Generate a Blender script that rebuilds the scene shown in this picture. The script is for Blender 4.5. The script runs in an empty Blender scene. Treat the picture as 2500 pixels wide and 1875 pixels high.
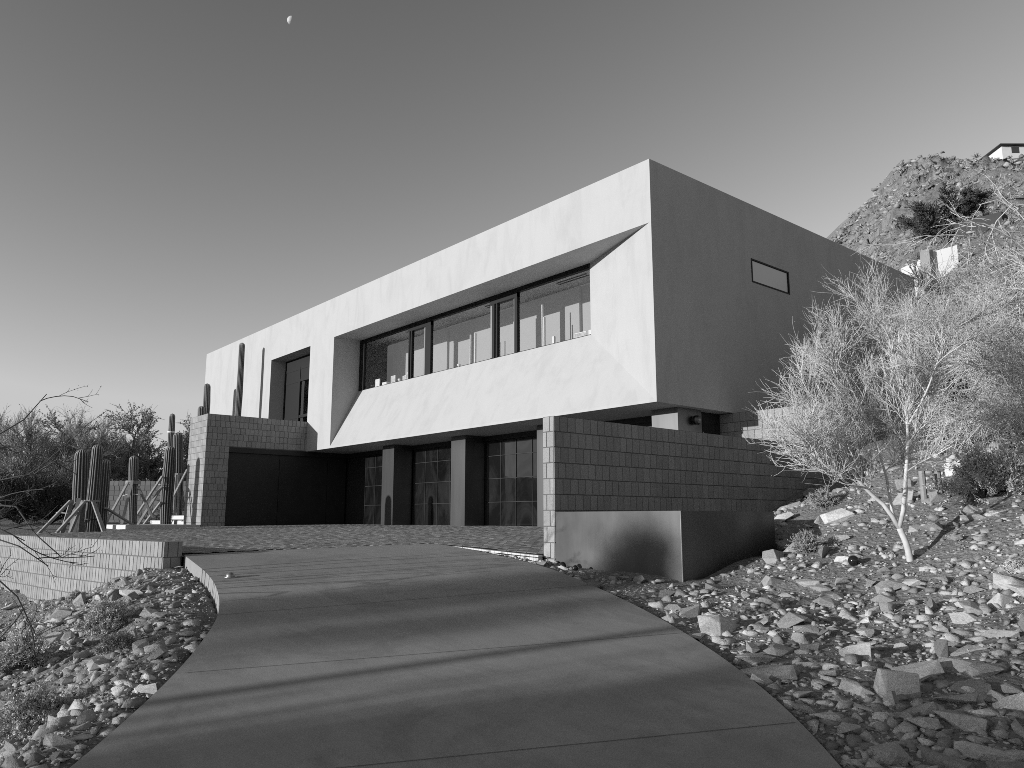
import bpy, bmesh, math, random
import numpy as np
from mathutils import Vector, Matrix
random.seed(7); RNG = np.random.default_rng(11)
sc = bpy.context.scene
COL = sc.collection
R = math.radians

# ------------------------------------------------------------------ frame of reference
# X runs along the facade (right), Y into the house, Z up; the viewer stands at (0, 0, 1.6)
YAW, PITCH, FOC = R(49.645), R(9.737), 1917.9
CS, SN = math.cos(YAW), math.sin(YAW)
EYE = 1.6
def xy(S, D): return (S*CS - D*SN, S*SN + D*CS)          # lateral / forward distance -> X, Y
def sd(X, Y): return (X*CS + Y*SN, -X*SN + Y*CS)
def at(px, py, D):                                        # survey helper: sight line at forward distance D
    u = (px-1250)/FOC; v = -(py-937.5)/FOC
    f = math.cos(PITCH) - v*math.sin(PITCH); h = math.sin(PITCH) + v*math.cos(PITCH)
    X, Y = xy(u*D/f, D); return (X, Y, EYE + h*D/f)

# ------------------------------------------------------------------ tagging helpers
def tag(o, label=None, cat=None, group=None, kind=None):
    if label: o['label'] = label
    if cat: o['category'] = cat
    if group: o['group'] = group
    if kind: o['kind'] = kind
    return o
def empty(name, loc, label, cat, group=None):
    o = bpy.data.objects.new(name, None); COL.objects.link(o); o.location = loc
    o.empty_display_size = .2
    return tag(o, label, cat, group)
def link(name, me, mats, parent=None, smooth=False):
    if smooth:
        me.polygons.foreach_set('use_smooth', [True]*len(me.polygons))
    for m in (mats if isinstance(mats, (list, tuple)) else [mats]): me.materials.append(m)
    o = bpy.data.objects.new(name, me); COL.objects.link(o)
    if parent is not None:
        o.parent = parent
        o.matrix_parent_inverse = Matrix.Translation(parent.location).inverted()
    return o

# ------------------------------------------------------------------ mesh builder
class MB:
    def __init__(s): s.v = []; s.f = []; s.m = []; s.c = []
    def vert(s, p): s.v.append(tuple(p)); return len(s.v)-1
    def face(s, pts, mi=0, c=0.5):
        i = len(s.v); s.v.extend(tuple(p) for p in pts); s.f.append(tuple(range(i, i+len(pts)))); s.m.append(mi); s.c.append(c)
    def box(s, a, b, mi=0, c=0.5):
        x0,y0,z0 = a; x1,y1,z1 = b
        p = [(x0,y0,z0),(x1,y0,z0),(x1,y1,z0),(x0,y1,z0),(x0,y0,z1),(x1,y0,z1),(x1,y1,z1),(x0,y1,z1)]
        for q in ((0,3,2,1),(4,5,6,7),(0,1,5,4),(1,2,6,5),(2,3,7,6),(3,0,4,7)):
            s.face([p[k] for k in q], mi, c)
    def obox(s, p0, p1, w, h, up=(0,0,1), mi=0, c=.5):      # board from p0 to p1
        p0 = Vector(p0); p1 = Vector(p1); d = (p1-p0).normalized(); upv = Vector(up)
        if abs(d.dot(upv)) > .98: upv = Vector((1,0,0))
        x = d.cross(upv).normalized(); y = x.cross(d).normalized()
        q = [p0 + x*a*w/2 + y*b*h/2 for a,b in ((-1,-1),(1,-1),(1,1),(-1,1))] + [p1 + x*a*w/2 + y*b*h/2 for a,b in ((-1,-1),(1,-1),(1,1),(-1,1))]
        for k in ((0,1,2,3),(7,6,5,4),(0,4,5,1),(1,5,6,2),(2,6,7,3),(3,7,4,0)): s.face([q[i] for i in k], mi, c)
    def tube(s, pts, rad, n=8, cap=True, mi=0):
        pts = [Vector(p) for p in pts]; rings = []
        for i, p in enumerate(pts):
            d = (pts[min(i+1,len(pts)-1)] - pts[max(i-1,0)]).normalized()
            a = d.cross(Vector((0.13,.31,.94)));
            if a.length < 1e-3: a = d.cross(Vector((1,0,0)))
            a.normalize(); b = d.cross(a)
            r = rad[i] if isinstance(rad, (list,tuple)) else rad
            base = len(s.v)
            for k in range(n):
                t = 2*math.pi*k/n; s.v.append(tuple(p + (a*math.cos(t)+b*math.sin(t))*r))
            rings.append(base)
        for i in range(len(rings)-1):
            for k in range(n):
                k2 = (k+1)%n
                s.f.append((rings[i]+k, rings[i]+k2, rings[i+1]+k2, rings[i+1]+k)); s.m.append(mi); s.c.append(.5)
        if cap:
            s.f.append(tuple(rings[0]+k for k in range(n))[::-1]); s.m.append(mi); s.c.append(.5)
            s.f.append(tuple(rings[-1]+k for k in range(n))); s.m.append(mi); s.c.append(.5)
    def build(s, name, mats, parent=None, smooth=False, colors=False, recalc=False):
        me = bpy.data.meshes.new(name); me.from_pydata(s.v, [], s.f)
        me.polygons.foreach_set('material_index', s.m)
        if colors:
            ca = me.color_attributes.new('tone', 'FLOAT_COLOR', 'CORNER')
            arr = []
            for p, c in zip(me.polygons, s.c): arr += [c,c,c,1.]*p.loop_total
            ca.data.foreach_set('color', arr)
        if recalc:
            bm = bmesh.new(); bm.from_mesh(me); bmesh.ops.remove_doubles(bm, verts=bm.verts, dist=1e-5)
            bmesh.ops.recalc_face_normals(bm, faces=bm.faces); bm.to_mesh(me); bm.free()
        me.update()
        return link(name, me, mats, parent, smooth)

def np_mesh(name, V, F, mats, parent=None, smooth=False, tone=None):
    """V (n,3), F (m,k) all faces with k corners, tone per vertex"""
    me = bpy.data.meshes.new(name); V = np.asarray(V, np.float32); F = np.asarray(F, np.int32)
    k = F.shape[1]
    me.vertices.add(len(V)); me.vertices.foreach_set('co', V.ravel())
    me.loops.add(F.size); me.loops.foreach_set('vertex_index', F.ravel())
    me.polygons.add(len(F)); me.polygons.foreach_set('loop_start', np.arange(0, F.size, k, dtype=np.int32))
    me.polygons.foreach_set('loop_total', np.full(len(F), k, np.int32))
    if tone is not None:
        ca = me.color_attributes.new('tone', 'FLOAT_COLOR', 'POINT')
        c = np.ones((len(V),4), np.float32); c[:,:3] = np.asarray(tone, np.float32)[:,None]; ca.data.foreach_set('color', c.ravel())
    me.update(calc_edges=True); me.validate()
    return link(name, me, mats, parent, smooth)

# ------------------------------------------------------------------ noise
def _hash(ix, iy, seed):
    h = (ix.astype(np.int64)*374761393 + iy.astype(np.int64)*668265263 + seed*974634777) & 0x7fffffff
    h = ((h ^ (h >> 13))*1274126177) & 0x7fffffff
    return ((h ^ (h >> 16)) & 0xffff)/65535.0
def vnoise(x, y, seed=0):
    x = np.asarray(x, float); y = np.asarray(y, float)
    ix = np.floor(x); iy = np.floor(y); fx = x-ix; fy = y-iy
    fx = fx*fx*(3-2*fx); fy = fy*fy*(3-2*fy)
    a = _hash(ix,iy,seed); b = _hash(ix+1,iy,seed); c = _hash(ix,iy+1,seed); d = _hash(ix+1,iy+1,seed)
    return (a*(1-fx)+b*fx)*(1-fy) + (c*(1-fx)+d*fx)*fy
def fbm(x, y, seed=0, oct=4, gain=.5):
    t = 0; amp = 1; tot = 0
    for o in range(oct):
        t = t + amp*(vnoise(x*2**o, y*2**o, seed+o)-.5); tot += amp; amp *= gain
    return t/tot*2
def sstep(a, b, x):
    t = np.clip((x-a)/(b-a), 0, 1); return t*t*(3-2*t)

# ------------------------------------------------------------------ materials (black and white scene)
def g(v): return (v, v, v, 1)
class NT:
    def __init__(s, name):
        s.m = bpy.data.materials.new(name); s.m.use_nodes = True; s.t = s.m.node_tree; s.n = s.t.nodes; s.l = s.t.links
        s.b = s.n['Principled BSDF']; s.out = s.n['Material Output']; s._co = None
    def node(s, typ, **kw):
        n = s.n.new(typ)
        for k, v in kw.items(): setattr(n, k, v)
        return n
    def co(s, which='Object', scale=(1,1,1), rot=(0,0,0)):
        tc = s.node('ShaderNodeTexCoord'); mp = s.node('ShaderNodeMapping')
        mp.inputs['Scale'].default_value = scale; mp.inputs['Rotation'].default_value = rot
        s.l.new(tc.outputs[which], mp.inputs[0]); return mp.outputs[0]
    def noise(s, vec, scale, detail=4, rough=.55, dist=0):
        n = s.node('ShaderNodeTexNoise'); n.inputs['Scale'].default_value = scale; n.inputs['Detail'].default_value = detail
        n.inputs['Roughness'].default_value = rough; n.inputs['Distortion'].default_value = dist
        s.l.new(vec, n.inputs['Vector']); return n.outputs[0]
    def ramp(s, fac, pts):
        n = s.node('ShaderNodeValToRGB'); e = n.color_ramp.elements
        while len(e) < len(pts): e.new(.5)
        for el, (p, v) in zip(e, pts): el.position = p; el.color = g(v)
        s.l.new(fac, n.inputs[0]); return n.outputs[0]
    def mul(s, a, b, op='MULTIPLY'):
        n = s.node('ShaderNodeMath', operation=op)
        for i, q in enumerate((a, b)):
            if isinstance(q, (int, float)): n.inputs[i].default_value = q
            else: s.l.new(q, n.inputs[i])
        return n.outputs[0]
    def bump(s, h, strength=.3, dist=.02):
        n = s.node('ShaderNodeBump'); n.inputs['Strength'].default_value = strength; n.inputs['Distance'].default_value = dist
        s.l.new(h, n.inputs['Height']); s.l.new(n.outputs[0], s.b.inputs['Normal'])
    def base(s, sock): s.l.new(sock, s.b.inputs['Base Color'])
    def attr(s, name='tone'):
        n = s.node('ShaderNodeVertexColor'); n.layer_name = name
        return n.outputs[0]
    def set(s, **kw):
        for k, v in kw.items(): s.b.inputs[k.replace('_', ' ')].default_value = v
        return s
def simple(name, v, rough=.7, metal=0, var=.15, scale=6, bump=0, bscale=40, spec=.3):
    t = NT(name); t.set(Roughness=rough, Metallic=metal, Specular_IOR_Level=spec)
    co = t.co(); n = t.noise(co, scale, 5)
    t.base(t.ramp(n, [(.25, v*(1-var)), (.75, v*(1+var))]))
    if bump: t.bump(t.noise(co, bscale, 4), bump, .01)
    return t.m
M = {}
# stucco with trowel smears
t = NT('stucco'); t.set(Roughness=.85, Specular_IOR_Level=.2)
c1 = t.co(scale=(1.5,1.5,.4)); c2 = t.co(scale=(.9,.9,1.0), rot=(0,R(38),0)); c3 = t.co()
a = t.ramp(t.noise(c1, 1.6, 6, .62, .6), [(.36,.92),(.50,.98),(.66,1.0)])
b = t.ramp(t.noise(c2, .75, 7, .68, 1.1), [(.34,.95),(.5,.99),(.66,1.0)])
d = t.ramp(t.noise(c3, 34, 3), [(.3,.97),(.7,1.01)])
t.base(t.mul(t.mul(t.mul(a,b), d), .435)); t.bump(t.noise(c3, 55, 5), .12, .006); M['stucco'] = t.m
M['soffit'] = simple('soffit_plaster', .42, .85, var=.04, scale=1.5)
# concrete masonry blocks; tone attribute = shade of each single block
def block_mat(name, v):
    t = NT(name); t.set(Roughness=.95, Specular_IOR_Level=.15); co = t.co()
    ton = t.ramp(t.attr(), [(0,.88),(1,1.10)])
    n = t.ramp(t.noise(co, 95, 3, .7), [(.28,.62),(.46,.98),(.72,1.1)])
    w = t.ramp(t.noise(co, 1.1, 4), [(.3,.9),(.7,1.06)])
    t.base(t.mul(t.mul(t.mul(ton, n), w), v)); t.bump(t.noise(co, 85, 4, .7), .45, .008); return t.m
M['block'] = block_mat('concrete_block', .295); M['block_far'] = block_mat('far_concrete_block', .19); M['mortar'] = simple('block_mortar', .13, .95, var=.12, scale=30)
M['dark_steel'] = simple('dark_painted_steel', .022, .5, .0, var=.2, scale=3)
M['frame'] = simple('window_frame_metal', .008, .6, 0, var=.1)
M['light_metal'] = simple('brushed_aluminium', .28, .4, .7, var=.05)
# blackened sheet steel
t = NT('sheet_steel'); t.set(Metallic=1., Roughness=.42, Specular_IOR_Level=.5)
co = t.co(scale=(1,1,.6)); n = t.noise(co, 1.3, 3, .5, .4)
t.base(t.mul(t.ramp(n, [(.3,.09),(.7,.135)]), t.ramp(t.noise(t.co(scale=(6,6,.5)), 3, 5, .7), [(.35,.95),(.6,1.02)]))); t.l.new(t.ramp(t.noise(t.co(), 2.2, 4), [(.3,.36),(.7,.46)]), t.b.inputs['Roughness']); M['sheet_steel'] = t.m
t = NT('column_cladding'); t.set(Metallic=1., Roughness=.36)
t.base(t.ramp(t.noise(t.co(scale=(3,3,.35)), 1.2, 4), [(.3,.15),(.7,.20)])); M['column'] = t.m
# door and window glass
t = NT('door_glass'); t.set(Roughness=.015, Specular_IOR_Level=.5, IOR=1.75)
t.base(t.ramp(t.noise(t.co(scale=(1,1,.5)), .9, 6, .7, 1.2), [(.45,.006),(.62,.02)])); M['door_glass'] = t.m
t = NT('mirror_glass'); t.set(Metallic=1., Roughness=.3); t.b.inputs['Base Color'].default_value = g(.28); M['side_pane'] = t.m
def pane_mat(name, tint, ior=1.6):
    t = NT(name); t.n.remove(t.b)
    fr = t.node('ShaderNodeFresnel'); fr.inputs[0].default_value = ior
    tr = t.node('ShaderNodeBsdfTransparent'); tr.inputs[0].default_value = g(tint)
    gl = t.node('ShaderNodeBsdfGlossy'); gl.inputs['Roughness'].default_value = .01; gl.inputs[0].default_value = g(.95)
    mx = t.node('ShaderNodeMixShader'); t.l.new(fr.outputs[0], mx.inputs[0]); t.l.new(tr.outputs[0], mx.inputs[1]); t.l.new(gl.outputs[0], mx.inputs[2])
    t.l.new(mx.outputs[0], t.out.inputs[0]); return t.m
M['pane'] = pane_mat('window_glass', .9, 2.3)
M['dark_pane'] = pane_mat('tinted_glass', .35)  # darker see-through tint for the small recess window
M['inside_wall'] = simple('interior_wall', .40, .9, var=.03, scale=1)
M['inside_ceiling'] = simple('interior_ceiling', .75, .9, var=.03, scale=1)
M['inside_dark'] = simple('interior_dark', .05, .8, var=.1)
M['white'] = simple('white_paint', .8, .5, var=.03)
M['paper'] = simple('white_card', .82, .8, var=.05, scale=20)
M['black_gloss'] = simple('black_gloss', .012, .12, var=.1, spec=.6)
# broom-finished concrete
t = NT('driveway_concrete'); t.set(Roughness=.82, Specular_IOR_Level=.25); co = t.co()
a = t.ramp(t.noise(co, .55, 5, .6), [(.3,.88),(.7,1.08)]); b = t.ramp(t.noise(co, 130, 3, .7), [(.25,.72),(.5,1.0),(.8,1.22)])
c = t.ramp(t.noise(t.co(scale=(1,3.5,1), rot=(0,0,YAW)), 2.2, 6, .65, .5), [(.32,.9),(.6,1.03)])
t.base(t.mul(t.mul(t.mul(a,b),c), .26)); bro = t.noise(t.co(scale=(60,6,6), rot=(0,0,YAW+.35)), 3.0, 3, .6); st = t.ramp(t.noise(t.co(), .9, 7, .72, .8), [(.42,.86),(.5,1.0)]); t.base(t.mul(t.mul(t.mul(t.mul(a,b),c),st), .30)); t.bump(t.mul(t.noise(co, 160, 3, .7), bro, 'ADD'), .2, .004); M['concrete'] = t.m
M['joint'] = simple('control_joint', .10, .9)
M['step_concrete'] = simple('pale_concrete', .55, .8, var=.08, scale=4, bump=.1)
# pavers
t = NT('paver_stone'); t.set(Roughness=.7, Specular_IOR_Level=.3)
co = t.co(); tn = t.ramp(t.attr(), [(0,.14),(.6,.19),(1,.26)]); nn = t.ramp(t.noise(co, 1.0, 4), [(.3,.85),(.7,1.12)]); n2 = t.ramp(t.noise(co, 70, 4, .7), [(.3,.8),(.7,1.15)])
t.base(t.mul(t.mul(tn, nn), n2)); t.bump(t.noise(co, 60, 4, .7), .3, .006); M['paver_joint'] = simple('paver_joint_sand', .06, .95); M['paver'] = t.m
# rocks and soil
def rock_mat(name, v, perobj=True):
    t = NT(name); t.set(Roughness=.9, Specular_IOR_Level=.2); co = t.co(scale=(1,1,1.7))
    n = t.ramp(t.noise(co, 5.5, 6, .62, .4), [(.28,.72),(.5,1.0),(.74,1.22)]); s2 = t.ramp(t.noise(co, 42, 4, .7), [(.3,.84),(.7,1.12)])
    if perobj:
        oi = t.node('ShaderNodeObjectInfo'); tone = t.ramp(oi.outputs['Random'], [(0,.6),(.7,1.0),(1,1.35)])
    else: tone = t.ramp(t.attr(), [(0,.5),(.6,.95),(1,1.32)])
    t.base(t.mul(t.mul(t.mul(n, s2), tone), v)); t.bump(t.mul(t.noise(co, 9, 6, .7), t.noise(co, 46, 4, .7), 'ADD'), .55, .03); return t.m
M['rock'] = rock_mat('grey_schist', .44); M['rubble'] = rock_mat('rubble_stone', .43, False); M['pale_rubble'] = rock_mat('pale_rubble', .5, False)
M['pale_rock'] = rock_mat('pale_stone', .58); M['hill_rock'] = rock_mat('hillside_stone', .31, False)
t = NT('desert_soil'); t.set(Roughness=.95, Specular_IOR_Level=.1); co = t.co()
a = t.ramp(t.noise(co, .7, 5), [(.3,.8),(.7,1.15)]); b = t.ramp(t.noise(co, 26, 5, .75), [(.3,.6),(.5,1.0),(.72,1.35)])
vo = t.node('ShaderNodeTexVoronoi'); vo.inputs['Scale'].default_value = 22; t.l.new(co, vo.inputs['Vector'])
vr = t.ramp(vo.outputs['Distance'], [(0,1.15),(.5,.85)])
t.base(t.mul(t.mul(t.mul(a,b),vr), .27)); t.bump(t.mul(t.noise(co, 30, 6, .7), t.mul(vo.outputs['Distance'], -.6), 'ADD'), .9, .03); M['soil'] = t.m
t = NT('hill_ground'); t.set(Roughness=.95, Specular_IOR_Level=.1); co = t.co()
a = t.ramp(t.noise(co, .12, 6, .65), [(.3,.75),(.7,1.2)]); b = t.ramp(t.noise(co, 1.3, 7, .75), [(.3,.62),(.5,1.0),(.7,1.3)])
t.base(t.mul(t.mul(a,b), .28)); t.bump(t.noise(co, 1.5, 8, .75), 1.0, .5); M['hill'] = t.m
# plants
def plant_mat(name, v, rough=.7, var=.25, scale=3):
    t = NT(name); t.set(Roughness=rough, Specular_IOR_Level=.25)
    t.base(t.ramp(t.noise(t.co(), scale, 4), [(.3,v*(1-var)),(.7,v*(1+var))])); return t.m
M['pv_bark'] = plant_mat('palo_verde_bark', .50, .75, .2, 9); M['pv_twig'] = plant_mat('palo_verde_twigs', .52, .7, .3, 2)
M['slope_twig'] = plant_mat('shade_toned_twigs', .19, .8, .3, 1.5); M['far_twig'] = plant_mat('grey_green_twigs', .33, .8, .3, 1.5); M['dark_twig'] = plant_mat('bare_dark_twigs', .085, .85, .3, 4)  # slope_twig: grey twigs darkened, shade behind the bright tree put into colour
M['leaf_pale'] = plant_mat('pale_grey_leaves', .5, .7, .35, 12); M['leaf_mid'] = plant_mat('mid_grey_leaves', .32, .6, .35, 5)
M['leaf_dark'] = plant_mat('dark_leaves', .075, .65, .35, 3); M['bark'] = plant_mat('rough_bark', .14, .9, .3, 14)
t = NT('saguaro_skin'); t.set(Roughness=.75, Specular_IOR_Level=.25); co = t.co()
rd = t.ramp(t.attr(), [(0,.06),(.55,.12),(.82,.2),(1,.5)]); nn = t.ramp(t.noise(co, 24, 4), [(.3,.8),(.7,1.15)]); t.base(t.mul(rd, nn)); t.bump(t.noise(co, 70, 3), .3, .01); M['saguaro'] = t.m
M['wood'] = simple('weathered_lumber', .26, .85, var=.25, scale=8); M['strap'] = simple('white_strap', .6, .7)
M['moon'] = simple('moon_dust', .5, 1, var=.25, scale=.25, spec=0)
M['house_white'] = simple('white_house_wall', .62, .8, var=.06, scale=.6)

# ------------------------------------------------------------------ ground heights
def zdrive(D):
    D = np.asarray(D, float); e = np.clip(D-9, 0, 3.6)
    return np.where(D < 9, .11*np.maximum(D, -14), .99 + .11*e - .5*(.08/3.6)*e*e + np.maximum(D-12.6, 0)*.03)
def zpave(X, Y):
    X = np.asarray(X, float)
    sl = np.interp(X, [-20, -10.9, -7.4], [.013, .029, .0464])
    return 1.40 - sl*np.maximum(12.5-np.asarray(Y, float), 0)
LW = [(-10.72,3.42),(-13.75,2.95),(-16.2,2.68),(-18.6,2.45),(-24,1.95),(-30,1.5)]     # low wall line
def lowwall_y(X): return np.interp(-np.asarray(X, float), [-p[0] for p in LW], [p[1] for p in LW])
drive_left = [(-4.32,10.56),(-3.86,9.78),(-3.44,9.09),(-3.09,8.42),(-2.81,7.78),(-2.58,7.18),(-2.47,6.77),(-2.30,5.94),(-2.19,5.22),(-2.15,4.8),(-2.13,4.51),(-2.09,3.97),(-2.1,2.5),(-2.2,0),(-2.5,-4),(-3.0,-10)]
drive_right = [(-1.18,12.23),(-.77,11.53),(-.13,10.4),(.25,9.74),(.41,9.51),(.69,8.75),(.86,8.3),(1.18,7.29),(1.42,6.21),(1.55,5.28),(1.59,4.44),(1.56,3.97),(1.5,2.5),(1.4,0),(1.2,-4),(.8,-10)]
def resample(P, n):
    P = np.array(P, float); Q = []
    for i in range(len(P)-1):
        p0 = P[max(i-1,0)]; p1 = P[i]; p2 = P[i+1]; p3 = P[min(i+2,len(P)-1)]
        for k in range(10):
            t = k/10; Q.append(.5*((2*p1)+(-p0+p2)*t+(2*p0-5*p1+4*p2-p3)*t*t+(-p0+3*p1-3*p2+p3)*t**3))
    Q.append(P[-1]); Q = np.array(Q); s = np.r_[0, np.cumsum(np.hypot(*np.diff(Q, axis=0).T))]
    u = np.linspace(0, s[-1], n); return np.c_[np.interp(u, s, Q[:,0]), np.interp(u, s, Q[:,1])]
DL = resample(drive_left, 110); DR = resample(drive_right, 110)
for _ in range(6): DL[1:-1] = .25*DL[:-2]+.5*DL[1:-1]+.25*DL[2:]; DR[1:-1] = .25*DR[:-2]+.5*DR[1:-1]+.25*DR[2:]
DRIVE = np.r_[DL, DR[::-1]]
PAVE_XY = [(-10.85,3.55),(-10.08,7.02),(-9.28,7.0),(-8.01,6.90),(-7.49,6.88),(-7.49,14.5),(-10.05,14.5),(-10.05,13.56),(-24.95,13.56),(-24.95,8.65),(-23.9,8.15),(-20.1,4.8),(-19.6,2.6),(-16.2,2.88),(-13.7,3.15),(-10.85,3.52)]
PAVE = np.array([sd(*p) for p in PAVE_XY])
def inside(poly, S, D):
    r = np.zeros(np.shape(S), bool); n = len(poly)
    for i in range(n):
        x0,y0 = poly[i]; x1,y1 = poly[(i+1)%n]
        if y0 == y1: continue
        c = ((y0 > D) != (y1 > D)) & (S < (x1-x0)*(D-y0)/(y1-y0)+x0); r ^= c
    return r
def pdist(poly, S, D):
    d = np.full(np.shape(S), 1e9); n = len(poly)
    for i in range(n):
        a = poly[i]; b = poly[(i+1)%n]; e = b-a; L2 = e@e+1e-12
        t = np.clip(((S-a[0])*e[0]+(D-a[1])*e[1])/L2, 0, 1)
        d = np.minimum(d, np.hypot(S-a[0]-t*e[0], D-a[1]-t*e[1]))
    return d
def crags(x, y, seed):
    """blocky outcrops: every point takes the tilt and height of its nearest jittered seed"""
    ix = np.floor(x); iy = np.floor(y); bd = np.full(np.shape(x), 1e9); out = np.zeros(np.shape(x))
    for a in (-1,0,1):
        for b in (-1,0,1):
            cx = ix+a; cy = iy+b; px = cx+_hash(cx,cy,seed); py = cy+_hash(cx,cy,seed+1); d = (x-px)**2+(y-py)**2; m = d < bd
            h = _hash(cx,cy,seed+2)-.5 + (x-px)*(_hash(cx,cy,seed+3)-.5)*1.6 + (y-py)*(_hash(cx,cy,seed+4)-.5)*1.6
            out = np.where(m, np.clip(h,-.75,.6), out); bd = np.where(m, d, bd)
    return out
def smax(a, b, k): 
    h = np.clip(.5+.5*(a-b)/k, 0, 1); return b*(1-h)+a*h+k*h*(1-h)
def terrain(S, D, fine=True):
    S = np.asarray(S, float); D = np.asarray(D, float); X, Y = xy(S, D)
    near = np.where(D < 9, .11*np.maximum(D, -14), np.minimum(.99+.07*(D-9), 1.3))
    lat = np.interp(D, [-10,4,6,8,10,12.5], [.8,1.58,1.45,.95,.2,-1.2])
    right = near + .03*np.clip(S-lat, 0, 12) + .19*np.clip(S-lat-1.4, 0, 9)*sstep(2.5, 6.5, D)*(1-.45*sstep(10.5,12.5,D))
    right = right + .13*np.clip(S-lat-3.0, 0, 7)*sstep(5, 8, D)*(1-.6*sstep(10.5,12.5,D))
    left = np.maximum(-.106 + .29*S + .2327*D, -2.2 + 0*S)
    z = np.where(S > -1, right, np.minimum(left, near))
    z = z - (.42*np.exp(-(((S+7.)/2.6)**2+((D-12.6)/2.6)**2)) + .2*np.exp(-(((S+10.5)/2.5)**2+((D-16)/3)**2)))*(S < -2)
    garden = (X < -10.8) & (Y > lowwall_y(X)+.1)
    z = np.where(garden, np.clip(1.22+.02*(D-21), 1.12, 1.75), z)
    z = np.where((S > -1) & (X < -7.5) & (Y > 6.8), 1.2, z)
    hill = 1.0*S - .03*D - 6.6
    cap = np.minimum(.478*np.maximum(D, 10)-.8, 128.)
    hill = -smax(-hill, -cap, 5.)
    big = fbm(S*.03, D*.03, 3, 4)*3*sstep(30, 70, S) + fbm(S*.16, D*.16, 9, 4, .6)*1.0*sstep(16, 40, S)
    big = big + (fbm(S*.35, D*.35, 14, 4, .6)*.7 + np.abs(fbm(S*.12, D*.12, 17, 4, .6))*1.2)*sstep(18, 45, S)
    wx = fbm(S*.2, D*.2, 51, 2)*1.2; big = big + (crags(S/4.2+wx, D/6.+wx, 61)*3.4*sstep(22, 50, S) + crags(S/1.7-wx, D/2.2+wx, 71)*1.7 + crags(S/.8, D/.9, 81)*.4)*sstep(17, 34, S)*(.35+.65*sstep(-.15,.25,fbm(S*.05, D*.05, 91, 2)+.12))
    hill = hill + big
    z = smax(z, hill, 1.2)
    z = z - .2*np.exp(-(((S-3.1)/.7)**2 + ((D-9.7)/.8)**2))
    z = z + 1.1*np.exp(-(((S-7.0)/1.7)**2 + ((D-17)/2.)**2)) - .35*np.exp(-(((S-4.)/1.6)**2 + ((D-12.6)/1.6)**2))
    if fine:
        rough = fbm(S*.9, D*.9, 21, 4)*.10 + fbm(S*4, D*4, 31, 3)*.035
        z = z + rough*np.where(garden, .6, 1.)*np.where(S > -1, 1, 1.1)
    dd = pdist(DRIVE, S, D); ins = inside(DRIVE, S, D)
    dropw = sstep(6.0, 7.4, D)*(S < -2)
    edge = zdrive(D) - .035 - .10*dropw
    z = np.where(ins, zdrive(D)-.3, edge + (z-edge)*sstep(.08, 1.15, dd))
    pin = inside(PAVE, S, D)
    z = np.where(pin, np.minimum(z, zpave(X, Y)-.3), z)
    hs = ((X > -26.5) & (X < -10.1) & (Y > 8.7) & (Y < 24.5)) | ((X > -36) & (X <= -26.5) & (Y > 11.6) & (Y < 24.5))
    z = np.where(hs, np.minimum(z, .7), z)
    ph = (X > -7.25) & (X < -5.2) & (Y > 6.7) & (Y < 8.9)
    z = np.where(ph, np.minimum(z, 1.25), z)
    return z
def zt(S, D): return float(terrain(np.array([S]), np.array([D]))[0])
def ground_at(px, py, D0=2.5, D1=60):            # where a sight line meets the terrain (survey helper)
    Ds = np.linspace(D0, D1, 1200); u = (px-1250)/FOC; v = -(py-937.5)/FOC
    f = math.cos(PITCH)-v*math.sin(PITCH); h = math.sin(PITCH)+v*math.cos(PITCH)
    z = EYE + h/f*Ds; tz = terrain(u/f*Ds, Ds); k = np.argmax(z < tz)
    if z[k] >= tz[k]: k = len(Ds)-1
    S = u/f*Ds[k]; X, Y = xy(S, Ds[k]); return (X, Y, float(tz[k])), (S, float(Ds[k]))

# ground sheet
def axis(dense0, dense1, step, far0, far1):
    a = list(np.arange(dense0, dense1, step)); s = step; x = dense1
    while x < far1: s *= 1.09; a.append(x); x += s
    a.append(far1); s = step; x = dense0 - step; lo = []
    while x > far0: lo.append(x); s *= 1.09; x -= s
    lo.append(far0); return np.array(lo[::-1]+a)
gs = axis(-11, 12, .13, -1500, 420); gd = axis(2, 17, .13, -420, 1500)
gs = np.unique(np.r_[gs, np.arange(17, 84, .42)]); gd = np.unique(np.r_[gd, np.arange(26, 130, .5), np.arange(130, 200, 1.2)])
GS, GD = np.meshgrid(gs, gd); GZ = terrain(GS, GD)
GX, GY = xy(GS, GD); n0, n1 = GS.shape
idx = np.arange(n0*n1).reshape(n0, n1)
F = np.stack([idx[:-1,:-1], idx[:-1,1:], idx[1:,1:], idx[1:,:-1]], -1).reshape(-1,4)
ter = np_mesh('ground', np.stack([GX,GY,GZ],-1).reshape(-1,3), F, [M['soil'], M['hill']], smooth=True)
cen = (GS[:-1,:-1] > 15).reshape(-1); ter.data.polygons.foreach_set('material_index', cen.astype(np.int32)); tag(ter, kind='structure')

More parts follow.
